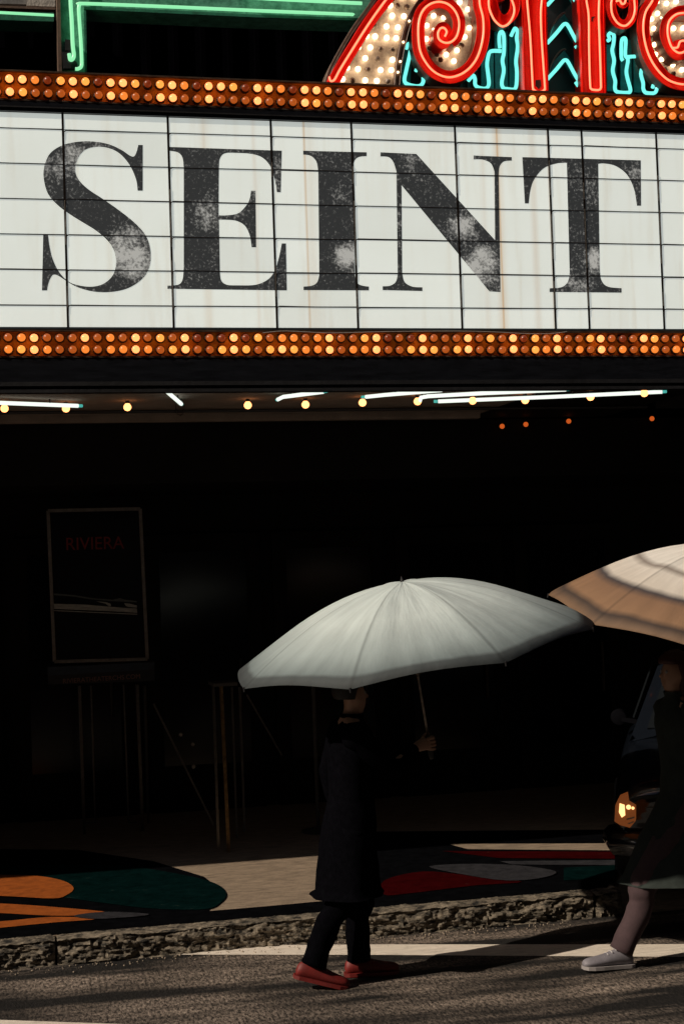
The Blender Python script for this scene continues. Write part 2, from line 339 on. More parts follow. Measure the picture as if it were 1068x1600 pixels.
kerb = thing('kerb', (0, YK, 0), None, None, kind='structure')
def kerb_stone(a, b, out):              # rough granite block between ground points a and b, 'out' = towards the road
    a, b, out = Vector(a), Vector(b), Vector(out).normalized(); L = (b-a).length; d = (b-a)/L
    nu = max(8, int(L/.014)); prof = []
    W, H = .10, ZS+.004
    for k in range(16): prof.append((0, H*k/16))          # face
    for k in range(9): prof.append((W*k/8, H))            # top
    prof.append((W, 0)); m_ = MB(); vs_ = []; fs = []
    for i in range(nu+1):
        for j, (q, z) in enumerate(prof):
            p = a+d*(L*i/nu)-out*q+Vector((0,0,z))
            pp = Vector((p.x*9, p.y*9, p.z*20)); pp = Vector((p.x*7, p.y*9, p.z*17+.8*p.x)); nz = 1.25*noise.fractal(pp, .75, 2.2, 6)+.75*noise.noise(Vector((p.x*42, p.y*42, p.z*60)))+.5*noise.noise(p*90)-.3*abs(noise.noise(p*5))
            edge = 1 if 0 < j < 24 else 0
            taper = min(1, i/2, (nu-i)/2)
            amt = .014*nz*edge*max(.25, taper)
            round_ = .018*math.exp(-((q)**2+(z-H)**2)/.0009)
            if j < 16: p += out*(amt*1.5-round_-.01*(1-taper))
            else: p += Vector((0,0,amt*.55-round_*.7-.006*(1-taper)))
            vs_.append(p)
    n = len(prof)
    for i in range(nu):
        for j in range(n-1): fs.append((i*n+j, (i+1)*n+j, (i+1)*n+j+1, i*n+j+1))
    fs.append(tuple(range(n))); fs.append(tuple(nu*n+j for j in range(n))[::-1])
    obj('kerb_stone', m_.add(vs_, fs), GRANITE, kerb, smooth='auto')
xj = G(88, 1500, 0).x; xs = [xj-1.9, xj-.006]; x = xj+.006
while x < XE-.9: xs.append(x+1.62); x += 1.62
kerb_stone((xj-1.9, YK, 0), (xj-.008, YK, 0), (0,-1,0)); kerb_stone((xj-3.6, YK, 0), (xj-1.912, YK, 0), (0,-1,0))
x = xj
while x < XE-.02:
    x2 = min(x+1.62, XE); kerb_stone((x+.004, YK, 0), (x2-.008, YK, 0), (0,-1,0)); x = x2
for k in range(3): kerb_stone((XE+3.41+1.5*k, YK, 0), (XE+4.9+1.5*k, YK, 0), (0,-1,0))

def mark(pts, name='crosswalk_line'):
    return obj(name, MB().flat([G(x_, y_, .004) for x_, y_ in pts]), WHITEP, road)
mark([(258,1492),(300,1483),(348,1477.5),(600,1476),(1000,1476),(1260,1474),(1260,1497),(900,1494.5),(600,1492.5)])
mark([(-200,1588),(0,1594),(200,1601),(330,1625),(-200,1660)])

gr = MB()
for i in range(500):
    x_ = random.uniform(-2.6, 3.2); y_ = YK-.02-abs(random.gauss(0, .07)); s = random.uniform(.003, .009)
    q = Vector((x_, y_, s*.6)); n0 = len(gr.v)
    gr.add([q+Vector((random.uniform(.6,1)*s*dx, random.uniform(.6,1)*s*dy, random.uniform(.5,1)*s*dz)) for dx, dy, dz in ((1,0,0),(-1,0,0),(0,1,0),(0,-1,0),(0,0,1),(0,0,-1))],
           [(0,2,4),(2,1,4),(1,3,4),(3,0,4),(2,0,5),(1,2,5),(3,1,5),(0,3,5)])
g_ = obj('gutter_grit', gr, mat('grit', (.30,.24,.18), .8, var=.6, vscale=40), kind='stuff'); g_['label'] = 'loose grit lying in the gutter below the granite kerb'; g_['category'] = 'grit'

# ------------------------------------------------------------ theatre building
zf = P(534, 609, YF).z                  # underside of the fascia
ztop = P(534, 120, YF).z
bld = thing('theatre_building', (0, 12.6, 0), 'near-black theatre front in deep shade behind and above the marquee', 'building')
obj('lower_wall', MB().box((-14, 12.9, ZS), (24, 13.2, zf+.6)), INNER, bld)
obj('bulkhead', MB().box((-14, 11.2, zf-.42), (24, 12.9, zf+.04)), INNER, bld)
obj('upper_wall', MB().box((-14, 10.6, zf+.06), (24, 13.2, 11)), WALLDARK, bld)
for i in range(46):
    x_ = -3.2+i*.2
    obj('wall_rib', MB().box((x_, 10.56, ztop-.3), (x_+.035, 10.598, 8.5)), WALLRIB, bld)
for i in range(8):
    x0 = -3.4+i*1.12
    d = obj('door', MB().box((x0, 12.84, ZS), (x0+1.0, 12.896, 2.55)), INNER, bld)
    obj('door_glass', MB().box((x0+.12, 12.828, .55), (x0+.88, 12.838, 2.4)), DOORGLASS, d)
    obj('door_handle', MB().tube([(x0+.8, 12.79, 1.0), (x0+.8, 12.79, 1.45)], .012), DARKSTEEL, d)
# stone ledge and window frame at the upper left
led = thing('window_ledge', P(40, 5, 10.2), 'pale stone window ledge at the upper left corner', 'ledge')
a, b = P(-160, 3, 10.2), P(86, 13, 10.2)
obj('sill', MB().slab([P(-160,-14,10.2), P(41,-9,10.2), P(41,6,10.2), P(-160,1,10.2)], (0,.3,0)), mat('grey_sill', (.18,.18,.18), .8, var=.4, vscale=14), led)
obj('pale_block', MB().slab([P(42,-22,10.15), P(86,-21,10.15), P(86,10,10.15), P(42,8,10.15)], (0,.35,0)), STONE, led)
obj('drip_edge', MB().slab([P(-160,2,10.12), P(86,11,10.12), P(86,14.5,10.12), P(-160,5.5,10.12)], (0,.3,0)), BROWN, led)

# ------------------------------------------------------------ marquee
mq = thing('theatre_marquee', P(534, 345, YF), 'white lit letterboard marquee reading SEINT between two rows of amber bulbs', 'marquee')
YP = YF+.004                              # panel face
def yat(x, y0, slope_at=None): return y0
# perspective-true rows: world z of each row from its left-hand pixel
def Z(y, x=0, Y=YF): return P(x, y, Y).z
rows = [Z(173), Z(198.5), Z(253.5), Z(309), Z(364.5), Z(420), Z(476), Z(511)]
cols_px = [-62, 102, 266.5, 427.5, 553.5, 715.5, 861, 913.5, 1030, 1150]
cx = [P(c, 345, YP).x for c in cols_px]
mqx0, mqx1 = P(-60, 345, YF).x, P(1130, 345, YF).x
obj('backing_box', MB().box((mqx0, YF+.06, rows[-1]), (mqx1, YF+1.2, rows[0]+.07)), BLACK, mq)
rng = random.Random(3)
for i in range(len(cx)-1):
    for j in range(len(rows)-1):
        jz = [rng.uniform(-.004,.004) if 0 < k < 7 else 0 for k in range(8)]
        t = rng.uniform(0, .0004)
        pn = MB().box((cx[i]+.006, YP+t, rows[j+1]+.004), (cx[i+1]-.006, YP+t+.008, rows[j]-.004))
        obj('letterboard_panel', pn, BOARD, mq)
        if 0 < j < 7:
            dz = rng.uniform(-.006,.006); z = rows[j]
            r_ = MB(); x0, x1 = cx[i]+.008, cx[i+1]-.004
            p0, p1 = Vector((x0, YP-.0008, z+dz)), Vector((x1, YP-.0008, z+dz*.3))
            mid = (p0+p1)/2+Vector((0,0,rng.uniform(-.003,.001)))
            r_.tube([Vector((x0-.004, YP-.0008, z+dz-.05)), Vector((x0-.002, YP-.0008, z+dz-.008)), p0+Vector((.012,0,0)), mid, p1], .0034, 6)
            obj('letter_rail', r_, DARKSTEEL, mq)
for i in range(1, len(cx)-1):
    v = MB(); v.box((cx[i]-.007, YP-.002, rows[-1]), (cx[i]+.007, YP+.02, rows[0])); obj('upright_track', v, DARKSTEEL, mq)
    for a_, b_ in ((.12,.26),(.34,.62),(.7,.8)):
        if rng.random() < .72:
            z0 = rows[-1]+(rows[0]-rows[-1])*(a_+rng.uniform(-.05,.05)); z1 = rows[-1]+(rows[0]-rows[-1])*(b_+rng.uniform(-.08,.08))
            obj('bare_metal_strip', MB().tube([(cx[i]-.001, YP-.003, z0), (cx[i]+.0005, YP-.003, z1)], .0035, 6), STEEL, mq)
# letters, traced from the photograph onto the board
def z3(l): return [(x/2, 160+y/2, *k) for x, y, *k in l]
def z4(l): return [(534+x/2, 160+y/2, *k) for x, y, *k in l]
LET = [
 z3([(432,132,1),(446,132,1),(446,275,1),(430,275,1),(425,240),(405,195),(375,160),(340,142),(300,138),(265,148),(243,175),(235,210),(245,240),(275,270),(320,300),(370,335),(420,375),(455,415),(470,460),(468,510),(445,550),(400,580),(345,592),(290,590),(240,576),(205,556),(182,541),(166,538),(156,552),(150,570),(147,587,1),(131,587,1),(135,412,1),(150,412,1),(155,450),(165,490),(185,530),(215,560),(250,572),(290,575),(325,565),(352,540),(362,505),(357,465),(335,430),(300,400),(260,375),(220,350),(180,320),(150,285),(137,240),(138,200),(155,160),(190,135),(235,123),(290,121),(340,130),(380,148),(405,165),(418,168),(426,155)]),
 z3([(525,138,1),(880,150,1),(877,280,1),(865,280,1),(858,240),(845,200),(820,172),(785,160),(740,157),(703,158),(687,175),(684,210),(683,352,1),(710,352),(745,345),(770,320),(780,300),(784,275,1),(798,275,1),(800,452,1),(786,452,1),(780,415),(765,385),(740,370),(710,366),(684,366,1),(687,530,1),(691,556),(708,569),(740,571),(800,569),(840,550),(860,520),(872,480),(880,440,1),(893,440,1),(896,587,1),(523,582,1),(523,572,1),(545,571),(562,566),(571,550),(574,515,1),(574,205,1),(570,172),(555,155),(525,150,1)]),
 [(473.5,235,1),(572.5,237.5,1),(572.5,243.5,1),(560,245),(553,252),(550.5,268,1),(554,430,1),(558,442),(566,446),(576,447.5,1),(576,453.5,1),(474,453,1),(474,447.5,1),(487,446),(495,441),(498.5,430,1),(497,268,1),(494,252),(485,243),(473.5,241,1)],
 z4([(120,155,1),(232,160,1),(478,430,1),(476,215,1),(465,190),(440,178),(411,177,1),(411,165,1),(530,170,1),(530,181,1),(505,184),(492,200),(489,225,1),(495,592,1),(460,590,1),(186,258,1),(188,530,1),(195,560),(220,575),(251,577,1),(251,589,1),(127,586,1),(127,574,1),(150,572),(168,560),(174,535,1),(170,215,1),(160,185),(145,170),(120,168,1)]),
 z4([(563,170,1),(933,180,1),(934,322,1),(921,322,1),(912,270),(890,225),(855,198),(820,190),(800,191,1),(805,520,1),(810,555),(830,575),(873,580,1),(873,594,1),(648,592,1),(648,580,1),(685,577),(705,560),(711,530,1),(702,188,1),(670,190),(630,205),(600,240),(588,275),(583,315,1),(571,315,1)])]
for L_ in LET:
    YL = YP-.0007
    obj('letter', MB().slab([P(x_, y_, YL) for x_, y_ in outline(L_)], (0,.0005,0)), INK, mq)

# frames: header above the board and channel trays of bulbs
def tray(yt, yb, xt0, name_):            # pixel heights of tray edges at x = 534
    zt, zb = P(534, yt, YF).z, P(534, yb, YF).z; return zt, zb
zt1, zb1 = tray(131, 174, 0, 'top'); zt2, zb2 = tray(518, 557, 0, 'low')
obj('end_sun_block', MB().box((-9, YF-.01, zf), (mqx0-.002, YF+1.2, rows[0]+.5)).box((mqx1+.002, YF-.01, zf), (14, YF+1.2, rows[0]+.5)), BLACK, mq)  # unseen boxes added past both ends to block sun from the side
obj('header', MB().box((mqx0, YF-.012, rows[0]), (mqx1, YF+.08, zb1)), BLACKGLOSS, mq)
obj('header_seam', MB().box((mqx0, YF-.02, rows[0]+.022), (mqx1, YF-.0125, rows[0]+.03)), BLACK, mq)
obj('fascia', MB().box((mqx0, YF-.01, zf), (mqx1, YF+.12, zb2-.012)), BLACKGLOSS, mq)
obj('fascia_moulding', MB().box((mqx0, YF-.035, zf+.03), (mqx1, YF-.011, zf+.055)).box((mqx0, YF-.045, zf-.012), (mqx1, YF-.0105, zf+.008)), BLACK, mq)
obj('soffit', MB().box((mqx0, YF+.122, zf+.05), (P(780,634,10.4).x, 11.19, zf+.09)), TAN, mq)
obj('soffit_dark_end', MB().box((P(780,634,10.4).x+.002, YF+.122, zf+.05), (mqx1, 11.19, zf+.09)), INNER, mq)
obj('soffit_beam', MB().box((mqx0, 10.72, zf-.0), (P(770,634,10.4).x, 10.80, zf+.049)), TAN, mq)
obj('soffit_conduit', MB().tube([(mqx0, 10.35, zf+.03), (mqx1, 10.35, zf+.03)], .012, 6), BLACK, mq)
bulb_me = {}
def bulb_mesh(r, m, key):
    if key not in bulb_me:
        b_ = MB().lathe([(.0001,-r*1.0),(r*.55,-r*.84),(r*.9,-r*.42),(r,0),(r*.88,r*.45),(r*.55,r*.85),(r*.42,r*1.25)], ax=(0,1,0), n=12)
        me = bpy.data.meshes.new('light_bulb'); me.from_pydata(b_.v, [], b_.f); me.update()
        for p in me.polygons: p.use_smooth = True
        me.materials.append(m); bulb_me[key] = me
    return bulb_me[key]
def put_bulb(name, r, m, key, parent, loc):
    o = bpy.data.objects.new(name, bulb_mesh(r, m, key)); col.objects.link(o); o.parent = parent; o.location = Vector(loc)-wloc(parent); return o
def bulb_tray(zt, zb, z1, z2, xfirst, step, rowpat, name):
    t = obj(name, MB().box((mqx0, YF+.012, zb+.004), (mqx1, YF+.058, zt-.004)), AMBER, mq)
    obj('upper_lip', MB().box((mqx0, YF-.012, zt-.004), (mqx1, YF+.058, zt+.006)), LIP, t)
    obj('lower_lip', MB().box((mqx0, YF-.014, zb-.006), (mqx1, YF+.058, zb+.004)), LIP, t)
    soc = MB(); x = xfirst; i = 0; q = random.Random(11 if 'upper' in name else 5)
    while x < P(1090, 300, YF).x:
        for rw, z in ((0, z1), (1, z2)):
            k = rowpat(i, rw, q); m, key = {'B':(BB,'B'),'M':(BM,'M') if q.random() < .6 else (BM2,'M2'),'D':(BD,'D'),'X':(BX,'X')}[k]
            dx, dz = q.uniform(-.002,.002), q.uniform(-.002,.002)
            put_bulb('light_bulb', .0245, m, key, t, (x+dx, YF-.014, z+dz))
            soc.lathe([(.031,0),(.029,-.012),(.024,-.014)], c=(x, YF+.0118, z), ax=(0,1,0), n=12)
        x += step; i += 1
    obj('bulb_sockets', soc, SOCKET, t, kind='stuff')
def pat1(i, rw, q):
    k = (i-1) % 4
    if rw == 0: return ['M','X','B','B'][k] if q.random() > .08 else 'M'
    return ['D','D','B', 'B' if (i//4) % 2 == 0 else 'M'][k] if q.random() > .15 else 'D'
def pat2(i, rw, q):
    if i % 8 == 1 or i % 8 == 5: return 'B' if q.random() < .8 else 'M'
    return q.choice(['M','M','D','D','D','X' if rw == 0 else 'M'])
s1 = (P(1061,165,YF).x-P(15,124,YF).x)
n_b = round(s1/((P(56,126,YF).x-P(15,124,YF).x)/2.15))
st = (P(36.5,126,YF).x-P(15,124,YF).x)*.93
bulb_tray(zt1, zb1, P(534,143.5,YF).z, P(534,163,YF).z, P(15,124,YF).x-3*st, st, pat1, 'upper_bulb_tray')
bulb_tray(zt2, zb2, P(534,528.5,YF).z, P(534,546.5,YF).z, P(13,527,YF).x-3*st, st, pat2, 'lower_bulb_tray')
wp = [(410,523),(440,520),(470,521),(520,523),(600,521),(700,520),(760,521),(820,524),(860,524),(885,521)]
obj('loose_wire', MB().tube(cr([P(x_, y_-3, YF-.05) for x_, y_ in wp], 4), .0022, 5), mat('pale_wire', (.35,.33,.31), .5), mq)

# tubes and bulbs below the marquee
ztb = zf+.012
def soff_tube(pts, label, r=.013, cyan=None):
    p = [G(x_, y_, ztb) for x_, y_ in pts]
    p = [Vector((q.x, max(q.y, YF+.14), ztb)) for q in p]
    t = thing('fluorescent_tube', p[0], label, 'tube light', 'white tube lights under the marquee')
    obj('glass_tube', MB().tube(p, r, 8), NWHITE, t, smooth=True)
    for e in ((p[0], p[1]), (p[-1], p[-2])):
        d_ = (e[1]-e[0]).normalized(); obj('end_cap', MB().tube([e[0]-d_*.004, e[0]+d_*.0+Vector((0,0,.001))-d_*.03], r*.8, 8), NCYAN, t)
    for f_ in (.2, .75):
        q = p[0].lerp(p[-1], f_) if len(p) == 2 else p[1].lerp(p[-1] if len(p) < 4 else p[2], f_)
        obj('hanger', MB().tube([q+Vector((0,0,.008)), q+Vector((0,.0,.038))], .005, 6), BLACK, t)
soff_tube([(-60,627),(122,634)], 'long white tube light at the far left under the marquee')
soff_tube([(262,611.5),(283,631)], 'short slanting white tube light alone between two bulbs')
soff_tube([(434,624),(442,620),(505,612)], 'short white tube light ending above the second bulb from centre')
soff_tube([(571,620),(600,617),(690,609.5)], 'middle white tube light left of the paired long tubes')
soff_tube([(656,626),(657,621),(668,619),(760,614),(884,608.5)], 'upper tube of the long white pair at right')
soff_tube([(684,627),(860,620),(1034,612)], 'lower and longest white tube light, running to the right')
pc = G(281, 640, ztb)
cb = MB().tube(cr([G(283,628,ztb)+Vector((0,0,.02)), G(288,636,ztb), G(284,648,ztb), G(276,645,ztb), G(274,630,ztb)+Vector((0,0,.02))], 5), .003, 5)
o = obj('loose_cable', cb, BLACK, loc=G(283,628,ztb)); o['label'] = 'black cable loop hanging below the short slanting tube light'; o['category'] = 'cable'
sb = [(7,638,'at the far left edge'),(103,638,'at the end of the leftmost white tube'),(199,636,'alone left of the short slanting tube'),(387,633,'alone right of the short slanting tube'),(477,632,'below the short third tube'),(566,629,'at the left end of the middle tube'),(652,627,'at the bend of the paired tubes'),(738,626,'first along the longest tube'),(820,625,'second along the longest tube'),(922,620,'third along the longest tube'),(1006,614,'near the right end of the longest tube')]
for x_, y_, lb in sb:
    p = G(x_, y_, ztb-.005); t = thing('soffit_bulb', p, 'glowing round bulb under the marquee, '+lb, 'light bulb', 'round bulbs under the marquee')
    obj('glass_globe', MB().lathe([(.0001,-.027),(.016,-.022),(.026,-.008),(.026,.006),(.017,.02),(.011,.026)], c=p, n=12), BSOF, t, smooth=True)
    obj('socket', MB().lathe([(.014,.024),(.014,.041)], c=p, n=10), BLACK, t)
for x_, y_, lb in [(784,666,'faintest, leftmost'),(821,663,'second from left'),(888,658,'third from left'),(1018,654,'rightmost')]:
    p = P(x_, y_, 11.14); t = thing('inner_bulb', p, 'dim orange bulb deep under the marquee, '+lb+' of four', 'light bulb', 'dim bulbs deep under the marquee')
    obj('glass_globe', MB().lathe([(.0001,-.022),(.013,-.018),(.02,-.005),(.02,.005),(.012,.018)], c=p, ax=(0,1,0), n=10), BSOFD, t, smooth=True)
    obj('socket', MB().lathe([(.011,.0),(.011,.058)], c=p, ax=(0,1,0), n=8), BLACK, t)

# ------------------------------------------------------------ red ornate sign on top of the marquee
sg = thing('ornate_neon_sign', P(800, 140, YF+.2), 'red scrolled neon sign with turquoise tubes and warm bulbs above the marquee', 'neon sign')
def q3(l): return [(500+x/3.56, y/3.56) for x, y in l]
def q4(l): return [(780+x/3.708, y/3.708) for x, y in l]
def q7(l): return [(720+x/5.93, y/5.93) for x, y in l]
def q8(l): return [(900+x/6.36, y/6.36) for x, y in l]
YR = YF+.13
def ribbon(pts, wd, Y, depth, m, name, parent, n=6, side=None):
    c = cr(pts, n); L_, R_ = [], []
    for i, p in enumerate(c):
        t = (c[min(i+1,len(c)-1)]-c[max(i-1,0)]); t = t.normalized() if t.length else Vector((1,0)); nn = Vector((-t.y, t.x))
        k = i/(len(c)-1); wv = wd if not isinstance(wd, (tuple,list)) else wd[0]+(wd[1]-wd[0])*k
        L_.append(p+nn*wv/2); R_.append(p-nn*wv/2)
    mb = MB(); N = len(c); vs_ = [P(p.x,p.y,Y) for p in L_]+[P(p.x,p.y,Y) for p in R_]; dv = Vector((0,depth,0))
    vs_ += [v+dv for v in vs_[:2*N]]
    ff = [(i,i+1,N+i+1,N+i) for i in range(N-1)]
    sf = [(i,i+1,2*N+i+1,2*N+i) for i in range(N-1)]+[(N+i,N+i+1,3*N+i+1,3*N+i) for i in range(N-1)]+[(0,N,3*N,2*N),(N-1,2*N-1,4*N-1,3*N-1)]
    o = obj(name, mb.add(vs_, ff+sf+[(2*N+i,2*N+i+1,3*N+i+1,3*N+i) for i in range(N-1)]), m, parent)
    o.data.materials.append(side or REDSIDE)
    for k, p in enumerate(o.data.polygons):
        p.material_index = 0 if k < len(ff) else 1
    # thin raised lip round both edges
    lip = MB(); lip.tube([P(p.x,p.y,Y-.006) for p in L_], .003, 5); lip.tube([P(p.x,p.y,Y-.006) for p in R_], .003, 5)
    obj('channel_lip', lip, m, o)
    return o
def neon(pts, Y, m, parent, r=.0068, n=6, name='neon_tube'):
    return obj(name, MB().tube([P(p.x, p.y, Y) for p in cr(pts, n)], r, 8), m, parent, smooth=True)
# dark backing with vertical ribs
obj('backing', MB().slab([P(640,-60,YF+.36), P(1140,-60,YF+.36), P(1140,172,YF+.36), P(628,148,YF+.36)], (0,.04,0)), BLACK, sg)
for x_ in list(range(650, 815, 11))+list(range(948, 1004, 9)):
    obj('backing_rib', MB().box((P(x_,60,YF+.33).x, YF+.33, P(x_,150,YF+.33).z), (P(x_+3,60,YF+.33).x, YF+.359, P(x_,-60,YF+.33).z)), RIB, sg)
# left wing: red arc, bulb panel, brown trim
pan = obj('bulb_panel', MB().slab([P(x_,y_,YR+.05) for x_, y_ in q3([(95,492),(120,420),(180,310),(260,190),(340,80),(430,-40),(520,-160),(660,-160),(560,0),(500,70),(462,200),(432,350),(420,492)])], (0,.08,0)), CREAM, sg)
for x_, y_, s in [(390,28,1),(430,30,0),(480,35,0),(400,85,1),(465,88,1),(325,75,0),(300,140,0),(368,145,1),(432,150,1),(258,198,1),(305,200,1),(370,208,1),(422,210,1),(213,260,1),(278,262,1),(335,272,0),(400,277,0),(172,318,0),(250,322,1),(317,325,0),(402,330,1),(150,375,1),(210,382,1),(265,385,0),(335,388,1),(395,388,1),(125,438,1),(180,445,0),(250,445,1),(315,448,1),(375,450,0),(460,-25,1),(530,-20,1)]:
    xx, yy = q3([(x_, y_)])[0]; put_bulb('light_bulb', .0185, BWARM if s else BOFF, 'W' if s else 'O', pan, P(xx, yy, YR+.02))
ribbon(q3([(55,492),(75,450),(130,350),(195,245),(260,140),(340,30),(420,-60),(520,-150)]), 18, YR-.02, .16, RED, 'red_arc', sg)
neon(q3([(50,425),(58,448),(80,440),(110,385),(190,255),(280,115),(370,-10),(450,-110)]), YR-.05, NRED, sg)
ribbon(q3([(28,480),(60,380),(120,265),(190,150),(270,40),(340,-60)]), 5, YR-.01, .18, BROWN, 'arc_rim', sg, side=BROWN)
ribbon(q3([(426,492),(440,350),(468,210),(505,90),(565,-5),(640,-90)]), 8, YR-.01, .16, BROWN, 'panel_rim', sg, side=BROWN)
for x_, y_ in q3([(495,115),(462,232),(445,340),(432,400)]): put_bulb('small_bulb', .008, BWARM, 'w', sg, P(x_, y_, YR-.02))
# large left scroll
scroll = [(905,-140),(885,0),(905,100),(905,200),(880,300),(838,368),(780,412),(710,428),(640,402),(590,350),(555,280),(545,190),(550,110),(572,55),(612,20),(662,8),(712,22),(750,60),(770,110),(770,160),(755,205),(725,232)]
fill = obj('scroll_panel', MB().slab([P(x_,y_,YR+.10) for x_, y_ in q3([(560,60),(620,10),(800,-80),(870,0),(880,200),(850,320),(760,400),(680,400),(600,330),(560,200)])], (0,.06,0)), CREAM, sg)
s1_ = ribbon(q3(scroll), (20,18), YR-.03, .12, RED, 'red_scroll', sg)
obj('scroll_eye', MB().slab([P(*q3([(682+54*math.cos(a)*1.0, 196+76*math.sin(a))])[0], YR-.028) for a in [2*math.pi*k/28 for k in range(28)]], (0,.115,0)), RED, s1_)
neon(q3(scroll+[(690,235),(660,215),(655,180),(670,155),(690,155),(703,175),(693,200)]), YR-.065, NRED, s1_)
for x_, y_, s in [(630,85,1),(687,95,1),(592,140,1),(590,215,1),(820,50,1),(828,153,1),(803,203,1),(785,250,0),(760,278,1),(700,302,1),(743,338,1),(670,330,0),(775,10,1),(610,265,0),(650,300,0),(845,100,0)]:
    xx, yy = q3([(x_, y_)])[0]; put_bulb('light_bulb', .018, BWARM if s else BOFF, 'W2' if s else 'O2', fill, P(xx, yy, YR+.07))
for x_, y_ in q3([(849,38),(860,158),(628,160),(625,200),(760,110)]): put_bulb('small_bulb', .009, BWARM, 'w', fill, P(x_, y_, YR+.05))
# large right scroll
sc2 = [(780,-120),(755,0),(690,110),(665,230),(672,370),(710,520),(770,640),(850,740),(940,805),(1068,835),(1200,800),(1300,700)]
fil2 = obj('scroll_panel', MB().slab([P(x_,y_,YR+.10) for x_, y_ in q8([(700,100),(800,-90),(1250,-90),(1250,780),(1068,800),(900,740),(760,560),(700,350)])], (0,.06,0)), CREAM, sg)
s2_ = ribbon(q8(sc2), 19, YR-.03, .12, RED, 'red_scroll', sg)
neon(q8(sc2), YR-.065, NRED, s2_)
in2 = [(1180,130),(1068,125),(990,140),(925,200),(905,290),(915,380),(950,470),(1010,520),(1068,512),(1120,470)]
s3_ = ribbon(q8([(1180,110),(1068,100),(985,120),(910,190),(880,290),(892,390),(940,490),(1000,545),(1080,530)]), 15, YR-.03, .12, RED, 'red_scroll', sg)
obj('scroll_eye', MB().slab([P(*q8([(1050+120*math.cos(a), 470+85*math.sin(a))])[0], YR-.028) for a in [2*math.pi*k/28 for k in range(28)]], (0,.115,0)), RED, s3_)
neon(q8(in2), YR-.065, NRED, s3_); neon(q8([(958,472),(1005,466),(1028,412),(1068,402),(1110,420)]), YR-.065, NRED, s3_)
for x_, y_, s in [(895,30,1),(990,12,1),(805,130,1),(745,185,1),(768,280,1),(775,440,1),(785,538,1),(848,585,1),(965,278,1),(1060,275,1),(958,640,1),(1048,690,1),(880,690,0),(965,730,0),(730,370,0)]:
    xx, yy = q8([(x_, y_)])[0]; put_bulb('light_bulb', .018, BWARM if s else BOFF, 'W2' if s else 'O2', fil2, P(xx, yy, YR+.07))
for x_, y_ in q8([(818,294),(828,420),(880,522),(842,172),(955,585),(815,20),(870,700)]): put_bulb('small_bulb', .008, BWARM, 'w', fil2, P(x_, y_, YR+.03))
# two small hooked scrolls
b1 = ribbon(q7([(310,-160),(290,-60),(290,20),(312,105),(352,165),(400,182),(450,160),(490,100),(502,20),(485,-50),(430,-90),(385,-75),(362,-30),(375,8)]), (17,13), YR-.03, .12, RED, 'red_scroll', sg)
neon(q7([(262,-120),(255,0),(262,80),(300,170),(350,225),(392,240),(440,215),(480,150),(492,80),(470,0),(430,-60)]), YR-.065, NRED, b1)
b2 = ribbon(q8([(345,-160),(328,-60),(340,60),(370,165),(425,228),(490,235),(545,180),(565,80),(560,-20),(500,-80),(440,-70),(420,-10),(462,45),(495,10)]), (17,10), YR-.03, .12, RED, 'red_scroll', sg)
neon(q8([(372,-100),(350,0),(345,60),(357,140),(400,215),(452,250),(502,245),(555,185),(580,100),(575,0),(570,-80)]), YR-.065, NRED, b2)
neon(q8([(395,8),(430,2),(452,34),(478,28),(490,-10)]), YR-.067, NRED, b2)
# two red columns
def column(poly, nn):
    c_ = obj('red_column', MB().slab([P(x_,y_,YR-.03) for x_, y_ in poly], (0,.14,0)), RED, sg)
    e = poly; lp = MB()
    for a_, b_ in ((0,3),(1,2)):
        lp.bar(P(*e[a_], YR-.04), P(*e[b_], YR-.04), .012, .02)
    obj('column_edge', lp, RED, c_)
    neon(nn, YR-.07, NRED, c_); return c_
c1 = column(q7([(560,-300),(775,-300),(797,856),(592,848)]), q7([(595,-200),(612,20),(640,350),(662,780),(672,825),(700,843),(750,843),(772,825),(774,780),(745,350),(738,120),(748,-20),(752,-200)]))
c2 = column(q8([(20,-300),(268,-300),(288,926),(68,916)]), q8([(88,-200),(100,0),(122,160),(126,500),(136,830),(148,880),(180,890),(225,890),(242,870),(243,820),(232,450),(222,170),(225,0),(228,-200)]))
obj('burnt_spot', MB().slab([P(x_,y_,YR-.0325) for x_, y_ in q7([(690,740),(735,735),(742,790),(720,825),(690,790)])], (0,.002,0)), BLACK, c1)
obj('burnt_spot', MB().slab([P(x_,y_,YR-.0325) for x_, y_ in q8([(150,165),(185,158),(165,185),(160,212),(150,205)])], (0,.002,0)), BLACK, c2)
# turquoise tubes and teal panels
for poly in (q7([(310,290),(428,290),(434,846),(318,842)]), q7([(446,300),(532,300),(534,850),(448,846)]), q7([(185,480),(300,470),(302,842),(188,836)]), q8([(300,440),(392,440),(396,905),(304,900)]), q8([(438,390),(546,390),(548,912),(440,908)]), q8([(570,560),(650,560),(655,915),(574,912)]), q3([(455,250),(512,250),(500,482),(452,482)])):
    obj('teal_panel', MB().slab([P(x_,y_,YF+.31) for x_, y_ in poly], (0,.018,0)), TEALP, sg)
def tq(l): return neon(l, YF+.20, NTEAL, sg, r=.0125, n=4, name='turquoise_tube')
tq(q3([(478,270),(485,248),(505,240),(500,290),(478,390),(468,445),(488,468),(545,478),(572,455),(568,405),(548,362),(532,395)]))
tq(q7([(65,745),(90,715),(112,695),(128,728),(130,780),(160,808),(225,818),(256,780),(250,690),(240,600),(248,530),(265,480),(300,468),(370,470)]))
tq(q7([(358,440),(352,380),(355,315),(375,290),(395,330),(396,480),(382,560),(395,650),(376,760),(390,812),(430,822),(490,825),(512,780),(516,660),(508,560),(524,430),(514,350),(522,290),(500,260),(480,290),(462,330)]))
tq(q8([(308,402),(330,385),(318,345),(345,320),(372,350),(368,430),(355,500),(374,600),(360,700),(385,800),(382,870),(405,910),(510,918),(536,890),(508,780),(496,700),(512,590),(485,540),(490,400),(470,375),(448,410),(446,560),(462,600)]))
